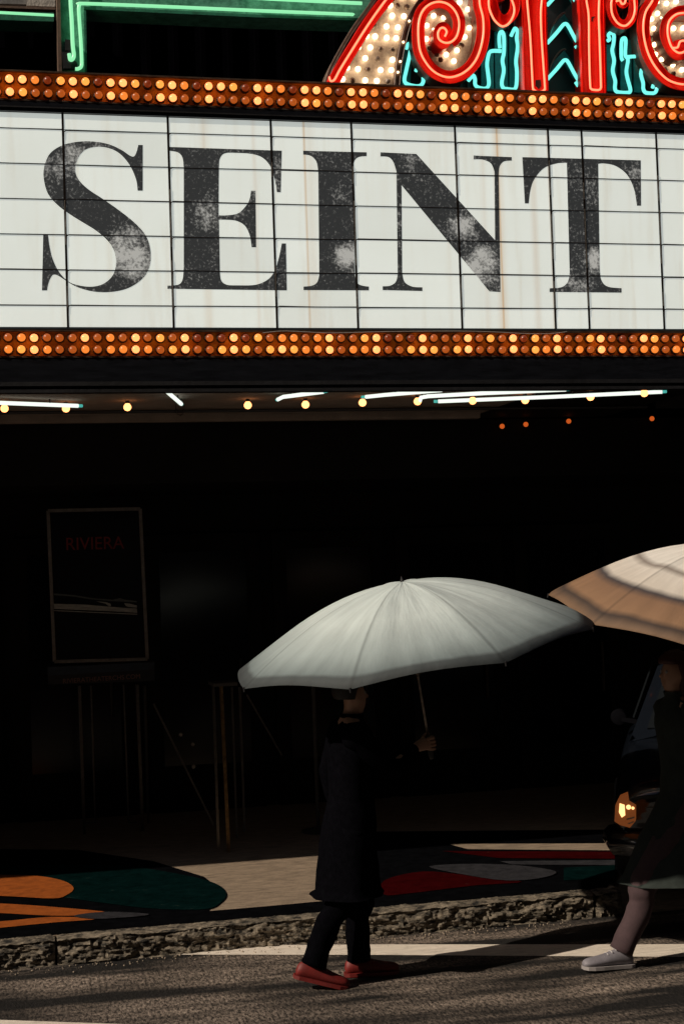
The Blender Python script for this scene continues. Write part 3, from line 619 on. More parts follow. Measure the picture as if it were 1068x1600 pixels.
tq(q8([(510,562),(605,560),(640,600),(655,650),(640,730),(662,820),(664,880),(690,918),(770,922),(795,890),(797,840),(775,815),(756,870)]))
for dy in (-205, 15, 225, 0):
    if dy == 0: continue
    tq(q4([(276,248-15+dy),(330,188-15+dy),(366,144-15+dy),(382,136-15+dy),(398,150-15+dy),(436,220-15+dy),(476,288-15+dy),(462,292-15+dy),(440,262-15+dy)]))
    neon(q4([(280,235-15+dy),(300,160-15+dy),(340,95-15+dy),(372,72-15+dy),(384,78-15+dy)]), YF+.26, BROWN, sg, r=.006, name='chevron_edge')
    obj('chevron_panel', MB().slab([P(x_,y_,YF+.335) for x_, y_ in q4([(284,255-15+dy),(310,150-15+dy),(374,80-15+dy),(440,170-15+dy),(478,280-15+dy),(440,262-15+dy),(378,160-15+dy)])], (0,.02,0)), TEALP, sg)

# ------------------------------------------------------------ green sign body at the upper left
YG = YF+.45
gs = thing('green_neon_sign', P(117, 60, YG), 'weathered green enamel sign bracket with pale green tubes, upper left', 'neon sign')
gb = obj('sign_body', MB().slab([P(x_,y_,YG) for x_, y_ in [(93,-70),(600,-50),(566,31),(400,25.5),(260,19),(131,13),(132,60),(133,130),(96,130),(95,60)]], (0,.22,0)), GREEN, gs)
gb.data.materials.append(GREENDK)
obj('lower_edge_trim', MB().slab([P(x_,y_,YG-.012) for x_, y_ in [(131,9.5),(260,15),(400,22),(566,28),(566,32),(400,26.5),(260,20),(131,14)]], (0,.011,0)), GREENDK, gs)
obj('side_rim', MB().slab([P(x_,y_,YG-.02) for x_, y_ in [(88,-70),(93,-70),(95.5,60),(97,130),(92,130),(90,60)]], (0,.24,0)), BROWN, gs)
obj('side_rim', MB().slab([P(x_,y_,YG-.005) for x_, y_ in [(131,13),(134.5,13),(136,130),(133,130)]], (0,.2,0)), GREENDK, gs)
def q6(l): return [(x/3.814, y/3.814) for x, y in l]
neon(q6([(418,-180),(420,0),(427,120),(433,260),(440,325),(432,350),(418,352),(412,318)]), YG-.05, NGREEN, gs, r=.0125)
neon([(117.5,107),(122,107),(127,103),(127.5,92),(126,60),(123.5,25),(123,12),(125,6.5),(133,5),(260,9.8),(400,16),(534,21.3),(552,22.3)], YG-.05, NGREEN, gs, r=.0115, n=5)
neon([(380,-5),(440,-1.5),(534,3.2),(565,4.6)], YG-.05, NGREEN, gs, r=.0125)
obj('tube_socket', MB().lathe([(.028,0),(.028,-.03),(.018,-.03)], c=P(114,103,YG), ax=(0,1,0), n=14).bar(P(106,63,YG-.02), P(106,80,YG-.02), .035, .04).bar(P(103,82,YG-.02), P(105,108,YG-.02), .05, .04), BLACK, gs)
gs2 = thing('green_sign_ledge', P(40, 26, YG+.1), 'dark green sign edge with one pale green tube left of the green bracket', 'neon sign')
obj('edge_body', MB().slab([P(x_,y_,YG+.1) for x_, y_ in [(-80,15),(84,19),(84,33),(-80,28)]], (0,.2,0)), GREENDK, gs2)
neon([(-70,15.5),(0,19),(84,23.4)], YG+.06, NGREEN, gs2, r=.0095)

# ------------------------------------------------------------ poster stand on the pavement
def text_mesh(body, size, name, m, parent, loc, rot, sx=1, extrude=.001):
    cu = bpy.data.curves.new('t', 'FONT'); cu.body = body; cu.size = size; cu.extrude = extrude; cu.align_x = 'CENTER'; cu.align_y = 'CENTER'
    to = bpy.data.objects.new('t', cu); col.objects.link(to); dg = C.evaluated_depsgraph_get(); me = bpy.data.meshes.new_from_object(to.evaluated_get(dg))
    bpy.data.objects.remove(to); me.materials.clear(); me.materials.append(m); me.name = name
    o = bpy.data.objects.new(name, me); col.objects.link(o); o.parent = parent; o.location = Vector(loc)-wloc(parent); o.rotation_euler = rot; o.scale = (sx, 1, 1); return o
YS = G(175, 1302, ZS).y
FRM = mat('dull_frame', (.07,.066,.062), .6, metal=.2, var=.3, vscale=20)
FRM2 = mat('grey_poster_frame', (.20,.19,.18), .5, var=.3, vscale=20)
LEG = mat('chrome_leg', (.13,.12,.11), .3, metal=.9, var=.3, vscale=30)
ps = thing('poster_stand', (P(175,1302,YS).x, YS, ZS), 'framed theatre poster stand on thin metal legs under the marquee', 'poster stand')
TL, TR, BR, BL = (75,798), (219,795), (230,1030), (85,1034)
def lerp2(a, b, t): return (a[0]+(b[0]-a[0])*t, a[1]+(b[1]-a[1])*t)
obj('poster', MB().slab([P(*q, YS) for q in (TL, TR, BR, BL)], (0,.02,0)), mat('poster_print', (.004,.004,.007), .35, spec=.2), ps)
fr = ps
for a_, b_ in ((TL,TR),(TR,BR),(BR,BL),(BL,TL)):
    obj('frame_rail', MB().bar(P(*a_, YS-.008), P(*b_, YS-.008), .026, .02), FRM2, ps)
text_mesh('RIVIERA', .145, 'poster_title', mat('title_red', (.20,.010,.010), .6), ps, P(148, 850, YS-.003), (rad(90), 0, 0), .93)
SH = mat('reflection_silver', (.42,.44,.42), .5, var=.5, vscale=10, stretch=(1,1,12)); SH2 = mat('reflection_dull_silver', (.10,.12,.12), .5, var=.3, vscale=10)  # pale tones for a car's reflection painted onto the poster
pq = lambda l: [P(60+x/5.335, 780+y/5.335, YS-.003) for x, y in l]
obj('car_reflection_band', MB().slab(pq([(128,872),(400,880),(700,905),(820,912),(824,948),(640,936),(400,925),(132,915)]), (0,.002,0)), SH, ps)
obj('car_reflection_line', MB().slab(pq([(128,925),(400,938),(824,956),(824,964),(400,944),(128,932)]), (0,.002,0)), SH, ps)
obj('car_reflection_roofline', MB().slab(pq([(128,785),(300,800),(460,826),(620,838),(680,824),(720,838),(820,850),(820,860),(600,850),(440,836),(290,812),(128,800)]), (0,.002,0)), SH2, ps)
obj('car_reflection_pillar', MB().slab(pq([(480,852),(560,858),(600,872),(606,890),(590,895),(560,872)]), (0,.002,0)), SH, ps)
obj('car_reflection_pillar', MB().slab(pq([(715,868),(760,872),(820,886),(820,905),(750,898),(728,890)]), (0,.002,0)), SH, ps)
obj('name_box', MB().slab([P(*q, YS-.02) for q in [(74,1042),(241,1034),(242,1064),(76,1070)]], (0,.1,0)), mat('name_box_black', (.008,.008,.012), .4), ps)
obj('navy_band', MB().slab([P(*q, YS-.026) for q in [(74,1043),(241,1035),(241,1046),(75,1056)]], (0,.005,0)), mat('navy_band', (.02,.035,.06), .5, var=.4, vscale=14), ps)
text_mesh('RIVIERATHEATERCHS.COM', .052, 'web_address', mat('address_print', (.26,.13,.10), .6), ps, P(159, 1061, YS-.023), (rad(90), rad(-1), 0), .98)
for (x0, y0), (x1, y1), wd in (((124,1072),(132,1304),.024),((142,1072),(149,1286),.012),((193,1070),(201,1286),.012),((214,1070),(223,1302),.026)):
    obj('leg', MB().bar(P(x0,y0,YS+.01), Vector((P(x1,y1,YS+.01).x, YS+.01, max(ZS, P(x1,y1,YS+.01).z))), wd, wd), LEG, ps)
for x_ in (227,):
    obj('rear_leg', MB().bar(P(226,1072,YS+.09), Vector((P(232,1290,YS+.35).x, YS+.35, ZS)), .02, .02), FRM, ps)
obj('foot_bar', MB().bar(P(131,1286,YS+.01), P(150,1285.5,YS+.01), .012, .012), FRM, ps)
obj('foot_bar', MB().bar(P(201,1286,YS+.01), P(214,1285.5,YS+.01), .012, .012), FRM, ps)
# folded metal stand beside it
YT = G(355, 1332, ZS).y
ms = thing('metal_rack', (P(355,1330,YT).x, YT, ZS), 'bare metal post rack with diagonal brace standing right of the poster stand', 'rack')
GOLD = mat('worn_brass_post', (.20,.13,.06), .35, metal=.8, var=.6, vscale=25)
def zb_(p): return Vector((p.x, p.y, max(p.z, ZS)))
for (x0,y0),(x1,y1),wd,m_,dy in (((333,1072),(341,1325),.020,LEG,0),((345,1072),(357,1332),.026,GOLD,0),((362,1074),(370,1310),.014,FRM,.12),((374,1074),(382,1300),.016,FRM,.2)):
    obj('post', MB().bar(P(x0,y0,YT+dy), zb_(P(x1,y1,YT+dy)), wd, wd), m_, ms)
obj('top_plate', MB().obox(P(348,1068,YT+.06), (.09,0,0), (0,.14,0), (0,0,.012)), FRM, ms)
obj('brace', MB().bar(P(240,1100,YT+.06), P(334,1290,YT+.06), .014, .014), FRM, ms)
obj('brace', MB().bar(P(385,1085,YT+.1), P(440,1180,YT+.3), .012, .012), FRM, ms)
for x_, y_ in ((282,1148),(301,1163),(302,1198)):
    obj('clamp', MB().lathe([(.012,-.012),(.016,0),(.012,.012)], c=P(x_,y_,YT+.03), ax=(0,1,0), n=10), STEEL, ms)
sp_ = thing('steel_post', G(497,1300,ZS), 'thin dark steel post in the shade below the pale umbrella', 'post')
p0 = G(497,1300,ZS); obj('shaft', MB().tube([p0, Vector((p0.x, p0.y, P(490,1040,p0.y).z))], .016, 10), FRM, sp_); obj('base', MB().lathe([(.13,0),(.13,.015),(.03,.04)], c=p0, n=20), FRM, sp_)

# ------------------------------------------------------------ umbrellas
def fabric(name, ramp=None, base=(.6,.62,.6)):
    m = bpy.data.materials.new(name); m.use_nodes = True; n = m.node_tree.nodes; l = m.node_tree.links; b = n['Principled BSDF']; out = n['Material Output']
    b.inputs['Roughness'].default_value = .75; b.inputs['Base Color'].default_value = (*base, 1)
    tr = n.new('ShaderNodeBsdfTranslucent'); tr.inputs[0].default_value = (*[c*.5 for c in base], 1); mx = n.new('ShaderNodeMixShader'); mx.inputs[0].default_value = .18
    l.new(b.outputs[0], mx.inputs[1]); l.new(tr.outputs[0], mx.inputs[2]); l.new(mx.outputs[0], out.inputs[0])
    tc = n.new('ShaderNodeTexCoord')
    no = n.new('ShaderNodeTexNoise'); no.inputs['Scale'].default_value = 6; no.inputs['Detail'].default_value = 8; l.new(tc.outputs['Object'], no.inputs['Vector'])
    if ramp:
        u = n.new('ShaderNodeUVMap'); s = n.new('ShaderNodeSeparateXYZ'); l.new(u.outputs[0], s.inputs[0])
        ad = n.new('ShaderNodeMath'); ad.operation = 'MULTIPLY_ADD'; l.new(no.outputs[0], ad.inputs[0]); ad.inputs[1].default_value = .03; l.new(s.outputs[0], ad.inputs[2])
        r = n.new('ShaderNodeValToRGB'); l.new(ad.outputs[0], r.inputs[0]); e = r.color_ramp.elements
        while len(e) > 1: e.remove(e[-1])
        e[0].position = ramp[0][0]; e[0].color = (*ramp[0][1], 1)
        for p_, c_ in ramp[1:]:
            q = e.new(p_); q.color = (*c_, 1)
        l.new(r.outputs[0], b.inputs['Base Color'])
    else:
        r = n.new('ShaderNodeValToRGB'); l.new(no.outputs[0], r.inputs[0]); r.color_ramp.elements[0].position = .3; r.color_ramp.elements[1].position = .7
        r.color_ramp.elements[0].color = (*[c*.86 for c in base], 1); r.color_ramp.elements[1].color = (*base, 1); l.new(r.outputs[0], b.inputs['Base Color'])
    u2 = n.new('ShaderNodeUVMap'); mp2 = n.new('ShaderNodeMapping'); mp2.inputs['Scale'].default_value = (2.2, 46, 1); l.new(u2.outputs[0], mp2.inputs[0])
    wn = n.new('ShaderNodeTexNoise'); wn.inputs['Scale'].default_value = 1; wn.inputs['Detail'].default_value = 5; l.new(mp2.outputs[0], wn.inputs['Vector'])
    s2 = n.new('ShaderNodeSeparateXYZ'); l.new(u2.outputs[0], s2.inputs[0]); m8 = n.new('ShaderNodeMath'); m8.operation = 'MULTIPLY'; l.new(s2.outputs[1], m8.inputs[0]); m8.inputs[1].default_value = 8
    pp = n.new('ShaderNodeMath'); pp.operation = 'PINGPONG'; l.new(m8.outputs[0], pp.inputs[0]); pp.inputs[1].default_value = .5
    sm = n.new('ShaderNodeMapRange'); l.new(pp.outputs[0], sm.inputs['Value']); sm.inputs['From Max'].default_value = .025; sm.inputs['To Min'].default_value = .62; sm.inputs['To Max'].default_value = 1
    wr = n.new('ShaderNodeMapRange'); l.new(wn.outputs[0], wr.inputs['Value']); wr.inputs['From Min'].default_value = .3; wr.inputs['From Max'].default_value = .7; wr.inputs['To Min'].default_value = .80; wr.inputs['To Max'].default_value = 1.06
    pm = n.new('ShaderNodeMath'); pm.operation = 'MULTIPLY'; l.new(sm.outputs[0], pm.inputs[0]); l.new(wr.outputs[0], pm.inputs[1])
    sc_ = n.new('ShaderNodeVectorMath'); sc_.operation = 'SCALE'; l.new(b.inputs['Base Color'].links[0].from_socket, sc_.inputs[0]); l.new(pm.outputs[0], sc_.inputs['Scale']); l.new(sc_.outputs[0], b.inputs['Base Color'])
    bw = n.new('ShaderNodeBump'); bw.inputs['Strength'].default_value = .7; bw.inputs['Distance'].default_value = .012; l.new(wn.outputs[0], bw.inputs['Height'])
    bp = n.new('ShaderNodeBump'); bp.inputs['Strength'].default_value = .3; bp.inputs['Distance'].default_value = .01; l.new(bw.outputs[0], bp.inputs['Normal'])
    n2 = n.new('ShaderNodeTexNoise'); n2.inputs['Scale'].default_value = 14; l.new(tc.outputs['Object'], n2.inputs['Vector']); l.new(n2.outputs[0], bp.inputs['Height']); l.new(bp.outputs[0], b.inputs['Normal'])
    return m
def umbrella(apex, axis, Rr, H, shaft_len, fab, label, spin=0, NG=8):
    axis = Vector(axis).normalized(); ux = axis.orthogonal().normalized(); uy = axis.cross(ux); apex = Vector(apex)
    t = thing('umbrella', apex-axis*shaft_len, label, 'umbrella')
    NR, NS = 14, 10; vs_, fs, uv = [], [], []
    def pt(r, a):
        g = (a-spin) % (2*math.pi/NG)/(2*math.pi/NG); sag = math.sin(math.pi*g)
        rr = Rr*r*(1-.035*sag*r**1.5); h = -H*(1-math.cos(r*1.15))/(1-math.cos(1.15)); h -= -.020*sag*math.sin(math.pi*r)*-1 if r < 1 else 0
        h += .03*sag*r**4
        return apex+(ux*math.cos(a)+uy*math.sin(a))*rr+axis*h
    NT = NG*NS
    for i in range(NR+1):
        for k in range(NT): vs_.append(pt(i/NR, spin+2*math.pi*k/NT)); uv.append((i/NR, k/NT))
    for i in range(NR):
        for k in range(NT): fs.append((i*NT+k, i*NT+(k+1) % NT, (i+1)*NT+(k+1) % NT, (i+1)*NT+k))
    o = obj('canopy', MB().add(vs_, fs), fab, t, smooth=True)
    ul = o.data.uv_layers.new(name='UVMap')
    for po in o.data.polygons:
        mxv = max(uv[o.data.loops[li].vertex_index][1] for li in po.loop_indices)
        for li in po.loop_indices:
            u_, v_ = uv[o.data.loops[li].vertex_index]; ul.data[li].uv = (u_, v_+1 if mxv-v_ > .5 else v_)
    so_ = o.modifiers.new('thickness', 'SOLIDIFY'); so_.thickness = .002; so_.offset = 0
    for k in range(NG):
        a = spin+2*math.pi*k/NG
        rb = obj('rib', MB().tube([pt(r/10, a)-axis*.008 for r in range(11)], .0025, 5), DARKSTEEL, t)
        obj('stretcher', MB().tube([pt(.5, a)-axis*.01, apex-axis*(H+.16)], .002, 5), DARKSTEEL, rb)
        obj('rib_tip', MB().lathe([(.005,-.012),(.005,.012)], c=pt(1, a)-axis*.004, ax=axis, n=8), BLACK, rb)
    obj('shaft', MB().tube([apex+axis*.0, apex-axis*(shaft_len-.12)], .006, 10), STEEL, t, smooth=True)
    obj('ferrule', MB().lathe([(.012,0),(.009,.012),(.003,.03),(.002,.034)], c=apex-axis*.003, ax=axis, n=10), BLACK, t)
    obj('handle', MB().lathe([(.009,0),(.014,.02),(.015,.10),(.012,.13)], c=apex-axis*shaft_len, ax=axis, n=12), BLACK, t, smooth=True)
    return t, axis, apex-axis*(shaft_len-.09)
Y1 = G(540, 1538, 0).y; Y2 = G(940, 1512, 0).y
FAB1 = fabric('pale_grey_nylon', [(0,(.66,.76,.76)),(.55,(.66,.76,.76)),(.80,(.40,.48,.49)),(.93,(.20,.25,.26)),(.955,(.07,.085,.09)),(1,(.05,.06,.065))], base=(.5,.58,.58))  # darkening towards the rim paints in the canopy's shaded underside
FAB2 = fabric('striped_nylon', [(0,(.86,.83,.77)),(.50,(.86,.83,.77)),(.54,(.30,.26,.23)),(.58,(.78,.73,.66)),(.70,(.74,.68,.60)),(.74,(.06,.05,.055)),(.79,(.27,.155,.09)),(.90,(.31,.18,.10)),(.94,(.06,.042,.035)),(1,(.20,.12,.07))], base=(.5,.42,.35))
apx1 = P(628, 909, Y1)
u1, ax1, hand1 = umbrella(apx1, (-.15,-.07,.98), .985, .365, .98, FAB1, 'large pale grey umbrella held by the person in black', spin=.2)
apx2 = P(1150, 852, Y2)
u2, ax2, hand2 = umbrella(apx2, (.13,-.20,.95), .98, .46, .98, FAB2, 'cream and tan banded umbrella cut by the right edge', spin=.35)

# ------------------------------------------------------------ people
def skin(verts, edges, radii, name, m, parent, levels=2, root=0):
    base = wloc(parent)
    me = bpy.data.meshes.new(name); me.from_pydata([Vector(v)-base for v in verts], edges, []); me.update()
    o = bpy.data.objects.new(name, me); col.objects.link(o)
    o.modifiers.new('s', 'SKIN'); o.modifiers['s'].use_smooth_shade = True
    sv = me.skin_vertices[0].data
    for i, r in enumerate(radii):
        sv[i].radius = r if isinstance(r, tuple) else (r, r); sv[i].use_root = (i == root)
    sbs = o.modifiers.new('d', 'SUBSURF'); sbs.levels = levels; sbs.render_levels = levels
    dg = C.evaluated_depsgraph_get(); me2 = bpy.data.meshes.new_from_object(o.evaluated_get(dg)); bpy.data.objects.remove(o)
    me2.name = name; me2.materials.clear(); me2.materials.append(m)
    for p in me2.polygons: p.use_smooth = True
    o2 = bpy.data.objects.new(name, me2); col.objects.link(o2); o2.parent = parent; return o2
SKIN = mat('skin', (.38,.22,.15), .55, var=.1, vscale=20)
def person(hipx, Y, f, height, grip, gaxis, shoes, coatm, trm, shoem, hairm, label, hair_kind='short', coat_len=.62, flare=0, hshift=0):
    """f = +1 walks towards +X, -1 towards -X. shoes: two (ankle point, toe lift, heel lift)"""
    k = height/1.72; t = thing('person', (hipx, Y, 0), label, 'person')
    Fv = Vector((f,0,0)); S = Vector((0,1,0)); U = Vector((0,0,1)); o0 = Vector((hipx, Y, 0))
    def W(a, s, z): return o0+Fv*a*k+S*s*k+U*z*k
    V = []; E = []; Rr = []
    def av(p, r, par=None):
        V.append(Vector(p)); Rr.append(r); i = len(V)-1
        if par is not None: E.append((par, i))
        return i
    pel = av(W(0,0,.93), .125*k); waist = av(W(.01,0,1.08), .115*k, pel); chest = av(W(.02,0,1.27), .13*k, waist); nb = av(W(.02,0,1.42), .075*k, chest)
    nk = av(W(.03,0,1.49), .052*k, nb); jaw = av(W(.055,0,1.545), .062*k, nk); sk = av(W(.045,0,1.625), .088*k, jaw); crn = av(W(.035,0,1.69), .06*k, sk)
    nose = av(W(.132,0,1.588), .010*k, av(W(.108,0,1.602), .016*k, sk))
    for s in (-1,1): av(W(.03,s*.092,1.595), .014*k, sk)
    legs = []
    for s, (ank, kb) in zip((-1,1), shoes):
        hp = av(W(0,s*.085,.88), .088*k, pel); ank = Vector(ank); hipp = V[hp]
        kn = (hipp+ank)/2+Fv*kb; kv = av(kn, .056*k, hp); cf = av(kn.lerp(ank,.35)-Fv*.02, .052*k, kv); an = av(ank, .036*k, cf)
        legs.append((hipp, kn, kn.lerp(ank,.35)-Fv*.02, ank))
    # gripping arm (near side for f): reaches the handle
    gp = Vector(grip); g3 = Vector(gaxis).normalized()
    sh = W(.02,-f*.17,1.38); shv = av(sh, .055*k, nb)
    el = (sh+gp)/2+Vector((-f*.02,-f*.05,-.14)); elv = av(el, .042*k, shv)
    side = Fv.cross(g3).normalized()           # sideways from the shaft
    wr = gp-Fv*.085+side*.012-U*.02; wrv = av(wr, .028*k, elv)
    pal = av(gp-Fv*.035+side*.022, (.026,.034), wrv)
    for q in range(4):
        zz = g3*(.030-.020*q); L_ = (1,1.08,1.02,.85)[q]
        a_ = av(gp+side*.030*L_-Fv*.004+zz, .0095, pal); b_ = av(gp+side*.022+Fv*.026*L_+zz, .0088, a_); c_ = av(gp-side*.010+Fv*.028*L_+zz, .008, b_); av(gp-side*.026+Fv*.008+zz, .007, c_)
    th = av(gp-Fv*.026-side*.012+g3*.030, .011, pal); th2 = av(gp-Fv*.004-side*.028+g3*.044, .0095, th); av(gp+Fv*.016-side*.026+g3*.05, .008, th2)
    # hanging arm
    sh2 = W(.0,f*.17,1.38); s2 = av(sh2, .055*k, nb); e2p = W(-.06,f*.22,1.12); e2 = av(e2p, .042*k, s2); w2p = W(.02,f*.22,.90); w2 = av(w2p, .028*k, e2)
    p2 = av(W(.03,f*.215,.835), (.026,.034), w2)
    for q in range(4):
        a_ = av(W(.058-.024*q,f*.215,.785-.004*abs(q-1)), .0092, p2); b_ = av(W(.064-.022*q,f*.205,.755), .0085, a_); c_ = av(W(.068-.02*q,f*.188,.732), .0078, b_)
    th = av(W(.068,f*.205,.82), .011, p2); av(W(.085,f*.195,.785), .009, th)
    obj_body = skin(V, E, Rr, 'body', SKIN, t, 2)
    for s in (-1,1):
        ev = W(.104,s*.032,1.618); obj('eye', MB().lathe([(.0005,-.011),(.008,-.008),(.011,0),(.008,.008),(.0005,.011)], c=ev-Fv*.004, n=10), mat('eye_white', (.3,.3,.3), .3), t, smooth=True)
    obj('mouth', MB().tube([W(.088,-.022,1.545), W(.098,0,1.547), W(.088,.022,1.545)], [.003,.006,.003], 6), mat('lips', (.25,.08,.07), .5), t, smooth=True)
    # clothes
    cm = MB(); zb0 = .95-coat_len
    secs = [(-.03+hshift,.185+.05*coat_len+flare,.205+.05*coat_len,zb0),(-.02+hshift,.18+flare,.20,zb0+.02),(-.01,.160,.19,.72),(0,.148,.185,.92),(.005,.125,.165,1.06),(.012,.132,.175,1.20),(.02,.135,.19,1.32),(.022,.115,.175,1.395),(.025,.085,.12,1.44),(.03,.066,.074,1.475),(.032,.070,.076,1.505)]
    secs = [q for i_, q in enumerate(secs) if i_ < 2 or (q[3] > zb0+.08 and (q[3] > .9 or not flare))]
    n_ = 28; vs_, fs = [], []
    fine_ = []
    for a_, b_ in zip(secs[:-1], secs[1:]):
        m__ = max(1, int((b_[3]-a_[3])/.035))
        fine_ += [tuple(a_[c]+(b_[c]-a_[c])*q/m__ for c in range(4)) for q in range(m__)]
    fine_.append(secs[-1])
    for dx, ra, rb, z_ in fine_:
        for j in range(n_):
            a = 2*math.pi*j/n_; p = W(dx+ra*math.cos(a), rb*math.sin(a), z_)
            fold = noise.noise(Vector((p.x*9, p.y*9, p.z*3.0)))*.014+noise.noise(Vector((p.x*20, p.y*20, p.z*14)))*.006
            if z_ < .9: fold += .012*math.sin(a*7+2*noise.noise(p*3))*(.95-z_)
            vs_.append(p+Fv*math.cos(a)*fold+S*math.sin(a)*fold)
    for i in range(len(fine_)-1):
        for j in range(n_): fs.append((i*n_+j, i*n_+(j+1) % n_, (i+1)*n_+(j+1) % n_, (i+1)*n_+j))
    cm.add(vs_, fs)
    def limb(mb, pts, rs, amp):
        c3 = cr(pts, 7); m3 = len(c3)-1; rr = []
        for i in range(m3+1):
            q = i/m3*(len(rs)-1); k0 = min(int(q), len(rs)-2); rr.append(rs[k0]+(rs[k0+1]-rs[k0])*(q-k0))
        n0 = len(mb.v); mb.tube(c3, rr, 16)
        for i in range(n0, len(mb.v)):
            p = mb.v[i]; c0 = c3[(i-n0)//16]; d0 = (p-c0); mb.v[i] = p+d0*(noise.noise(p*14)*amp*8+noise.noise(p*32)*amp*4)
    for a_, b_, c_ in ((sh, el, wr), (sh2, e2p, w2p)):
        limb(cm, [a_.lerp(W(.02,0,1.38), .25), a_, b_, b_.lerp(c_, .92)], [.07*k,.075*k,.058*k,.044*k], .022)
    obj('coat', cm, coatm, t, smooth=True)
    for (hipp, kn, cf, ank), s in zip(legs, (-1,1)):
        tm = MB(); limb(tm, [hipp, kn, cf, ank+(cf-ank)*.10-U*.01], [.11*k,.078*k,.068*k,.066*k], .02)
        obj('trouser_leg', tm, trm, t, smooth=True)
    for (ank, kb), pitch in zip(shoes, shoe_pitch):
        ank = Vector(ank); d = Vector((f*math.cos(pitch), -.08, math.sin(pitch))).normalized(); up = (U-d*U.dot(d)).normalized()
        heel = ank-up*.055-d*.045
        m_ = MB(); lat = d.cross(up).normalized(); secs = [(-.035,.022,.055,.028),(-.01,.034,.085,.038),(.04,.036,.095,.038),(.10,.040,.075,.040),(.16,.046,.055,.046),(.21,.046,.048,.046),(.245,.036,.040,.036),(.262,.014,.028,.018)]
        n = 12; vs_ = []; fs = []
        for q, hw, hh, _ in secs:
            for j in range(n):
                a = 2*math.pi*j/n; cx_, sz_ = math.cos(a), math.sin(a)
                z_ = hh*.5*(1+sz_) if sz_ > 0 else hh*.5*(1+max(sz_*1.25,-1)); vs_.append(heel+d*q+lat*hw*cx_*(1 if sz_ < .3 else .8)+up*(z_-.0))
        for i in range(len(secs)-1):
            for j in range(n): fs.append((i*n+j, i*n+(j+1) % n, (i+1)*n+(j+1) % n, (i+1)*n+j))
        fs.append(tuple(range(n))); fs.append(tuple((len(secs)-1)*n+j for j in range(n)))
        sh_ = obj('shoe', m_.add(vs_, fs), shoem, t, smooth=True); ss = sh_.modifiers.new('s', 'SUBSURF'); ss.levels = 1; ss.render_levels = 1
        sl = MB(); ring = [(q-.002, hw+.003) for q, hw, hh, _ in secs]
        poly = [heel+d*q+lat*hw for q, hw in ring]+[heel+d*q-lat*hw for q, hw in reversed(ring)]
        obj('sole', sl.slab([p-up*.014 for p in poly], up*.018), mat('pale_sole', (.30,.28,.28), .6) if shoem is SHOE2 else shoem, sh_)
        for j in range(4):
            c_ = heel+d*(.075+.024*j)+up*(.082-.011*j)
            obj('lace', MB().tube([c_-lat*.024, c_+up*.004, c_+lat*.024], .003, 5), LACE, sh_)
    # hair as an offset cap over the skull
    hv = []; hf = []; n1, n2 = 14, 20; c_ = W(.033,0,1.628)
    for i in range(n1+1):
        ph = math.pi*.62*i/n1 if hair_kind == 'short' else math.pi*.80*i/n1
        for j in range(n2):
            a = 2*math.pi*j/n2; dd = Vector((f*math.sin(ph)*math.cos(a), math.sin(ph)*math.sin(a), math.cos(ph)))
            rr = .108*k*(1+.05*noise.noise(dd*5))
            cut = max(0, math.cos(a)); drop = max(0, (ph-1.15))*cut
            p = c_+Vector((dd.x*rr*1.02, dd.y*rr*.93, dd.z*rr*1.05))
            if drop > 0: p = c_+Vector((dd.x*rr*(1-.35*min(1,drop*3)), dd.y*rr*.9, max(dd.z*rr, .035*k)))
            if hair_kind == 'long' and ph > 1.7: p.z -= (ph-1.7)*.12*(1 if cut < .2 else 0)
            hv.append(p)
    for i in range(n1):
        for j in range(n2): hf.append((i*n2+j, i*n2+(j+1) % n2, (i+1)*n2+(j+1) % n2, (i+1)*n2+j))
    hv.append(c_+U*.113*k)
    o = obj('hair', MB().add(hv, hf), hairm, t, smooth=True)
    return t
CBLK = mat('black_wool', (.0025,.0025,.0035), 1, var=.3, vscale=30, spec=0)
CBLK2 = mat('black_trouser', (.0025,.0025,.0035), 1, var=.3, vscale=30, spec=0)
CGRN = mat('grey_green_coat', (.030,.038,.035), .9, var=.25, vscale=14, spec=.2)
MAUVE = mat('mauve_trouser', (.055,.032,.036), .9, var=.2, vscale=14)
SHOE1 = mat('red_shoe', (.15,.010,.008), .6, var=.3, vscale=18); SHOE2 = mat('pale_trainer', (.20,.19,.215), .6, var=.2, vscale=18)
LACE = mat('lace', (.30,.10,.09), .7)
HAIR = mat('dark_hair', (.008,.007,.006), .6, var=.3, vscale=40); AUB = mat('dark_auburn_hair', (.045,.006,.004), .6, var=.3, vscale=40)
hx1 = P(545, 1250, Y1).x
a1 = G(470, 1540, 0); a1 = Vector((P(485,1540,Y1).x, Y1-.05, .115)); a2 = Vector((P(560,1540,Y1+.15).x, Y1+.12, .075))
shoe_pitch = (-.28, 0.0)
person(hx1, Y1, 1, 1.62, hand1, ax1, ((a1, .06), (a2, .05)), CBLK, CBLK2, SHOE1, HAIR, 'person in black coat and red shoes carrying the pale grey umbrella', coat_len=.45)
hx2 = P(1072, 1250, Y2).x
b1_ = Vector((P(962,1500,Y2).x, Y2-.05, .075)); b2_ = Vector((P(1150,1500,Y2+.15).x, Y2+.12, .15))
shoe_pitch = (.06, -.5)
LACE = mat('pale_lace', (.5,.48,.48), .7)
person(hx2, Y2, -1, 1.66, hand2, ax2, ((b1_, .06), (b2_, .08)), CGRN, MAUVE, SHOE2, AUB, 'person in grey-green coat and pale trainers at the right edge', 'long', coat_len=.50, flare=.10, hshift=.14)

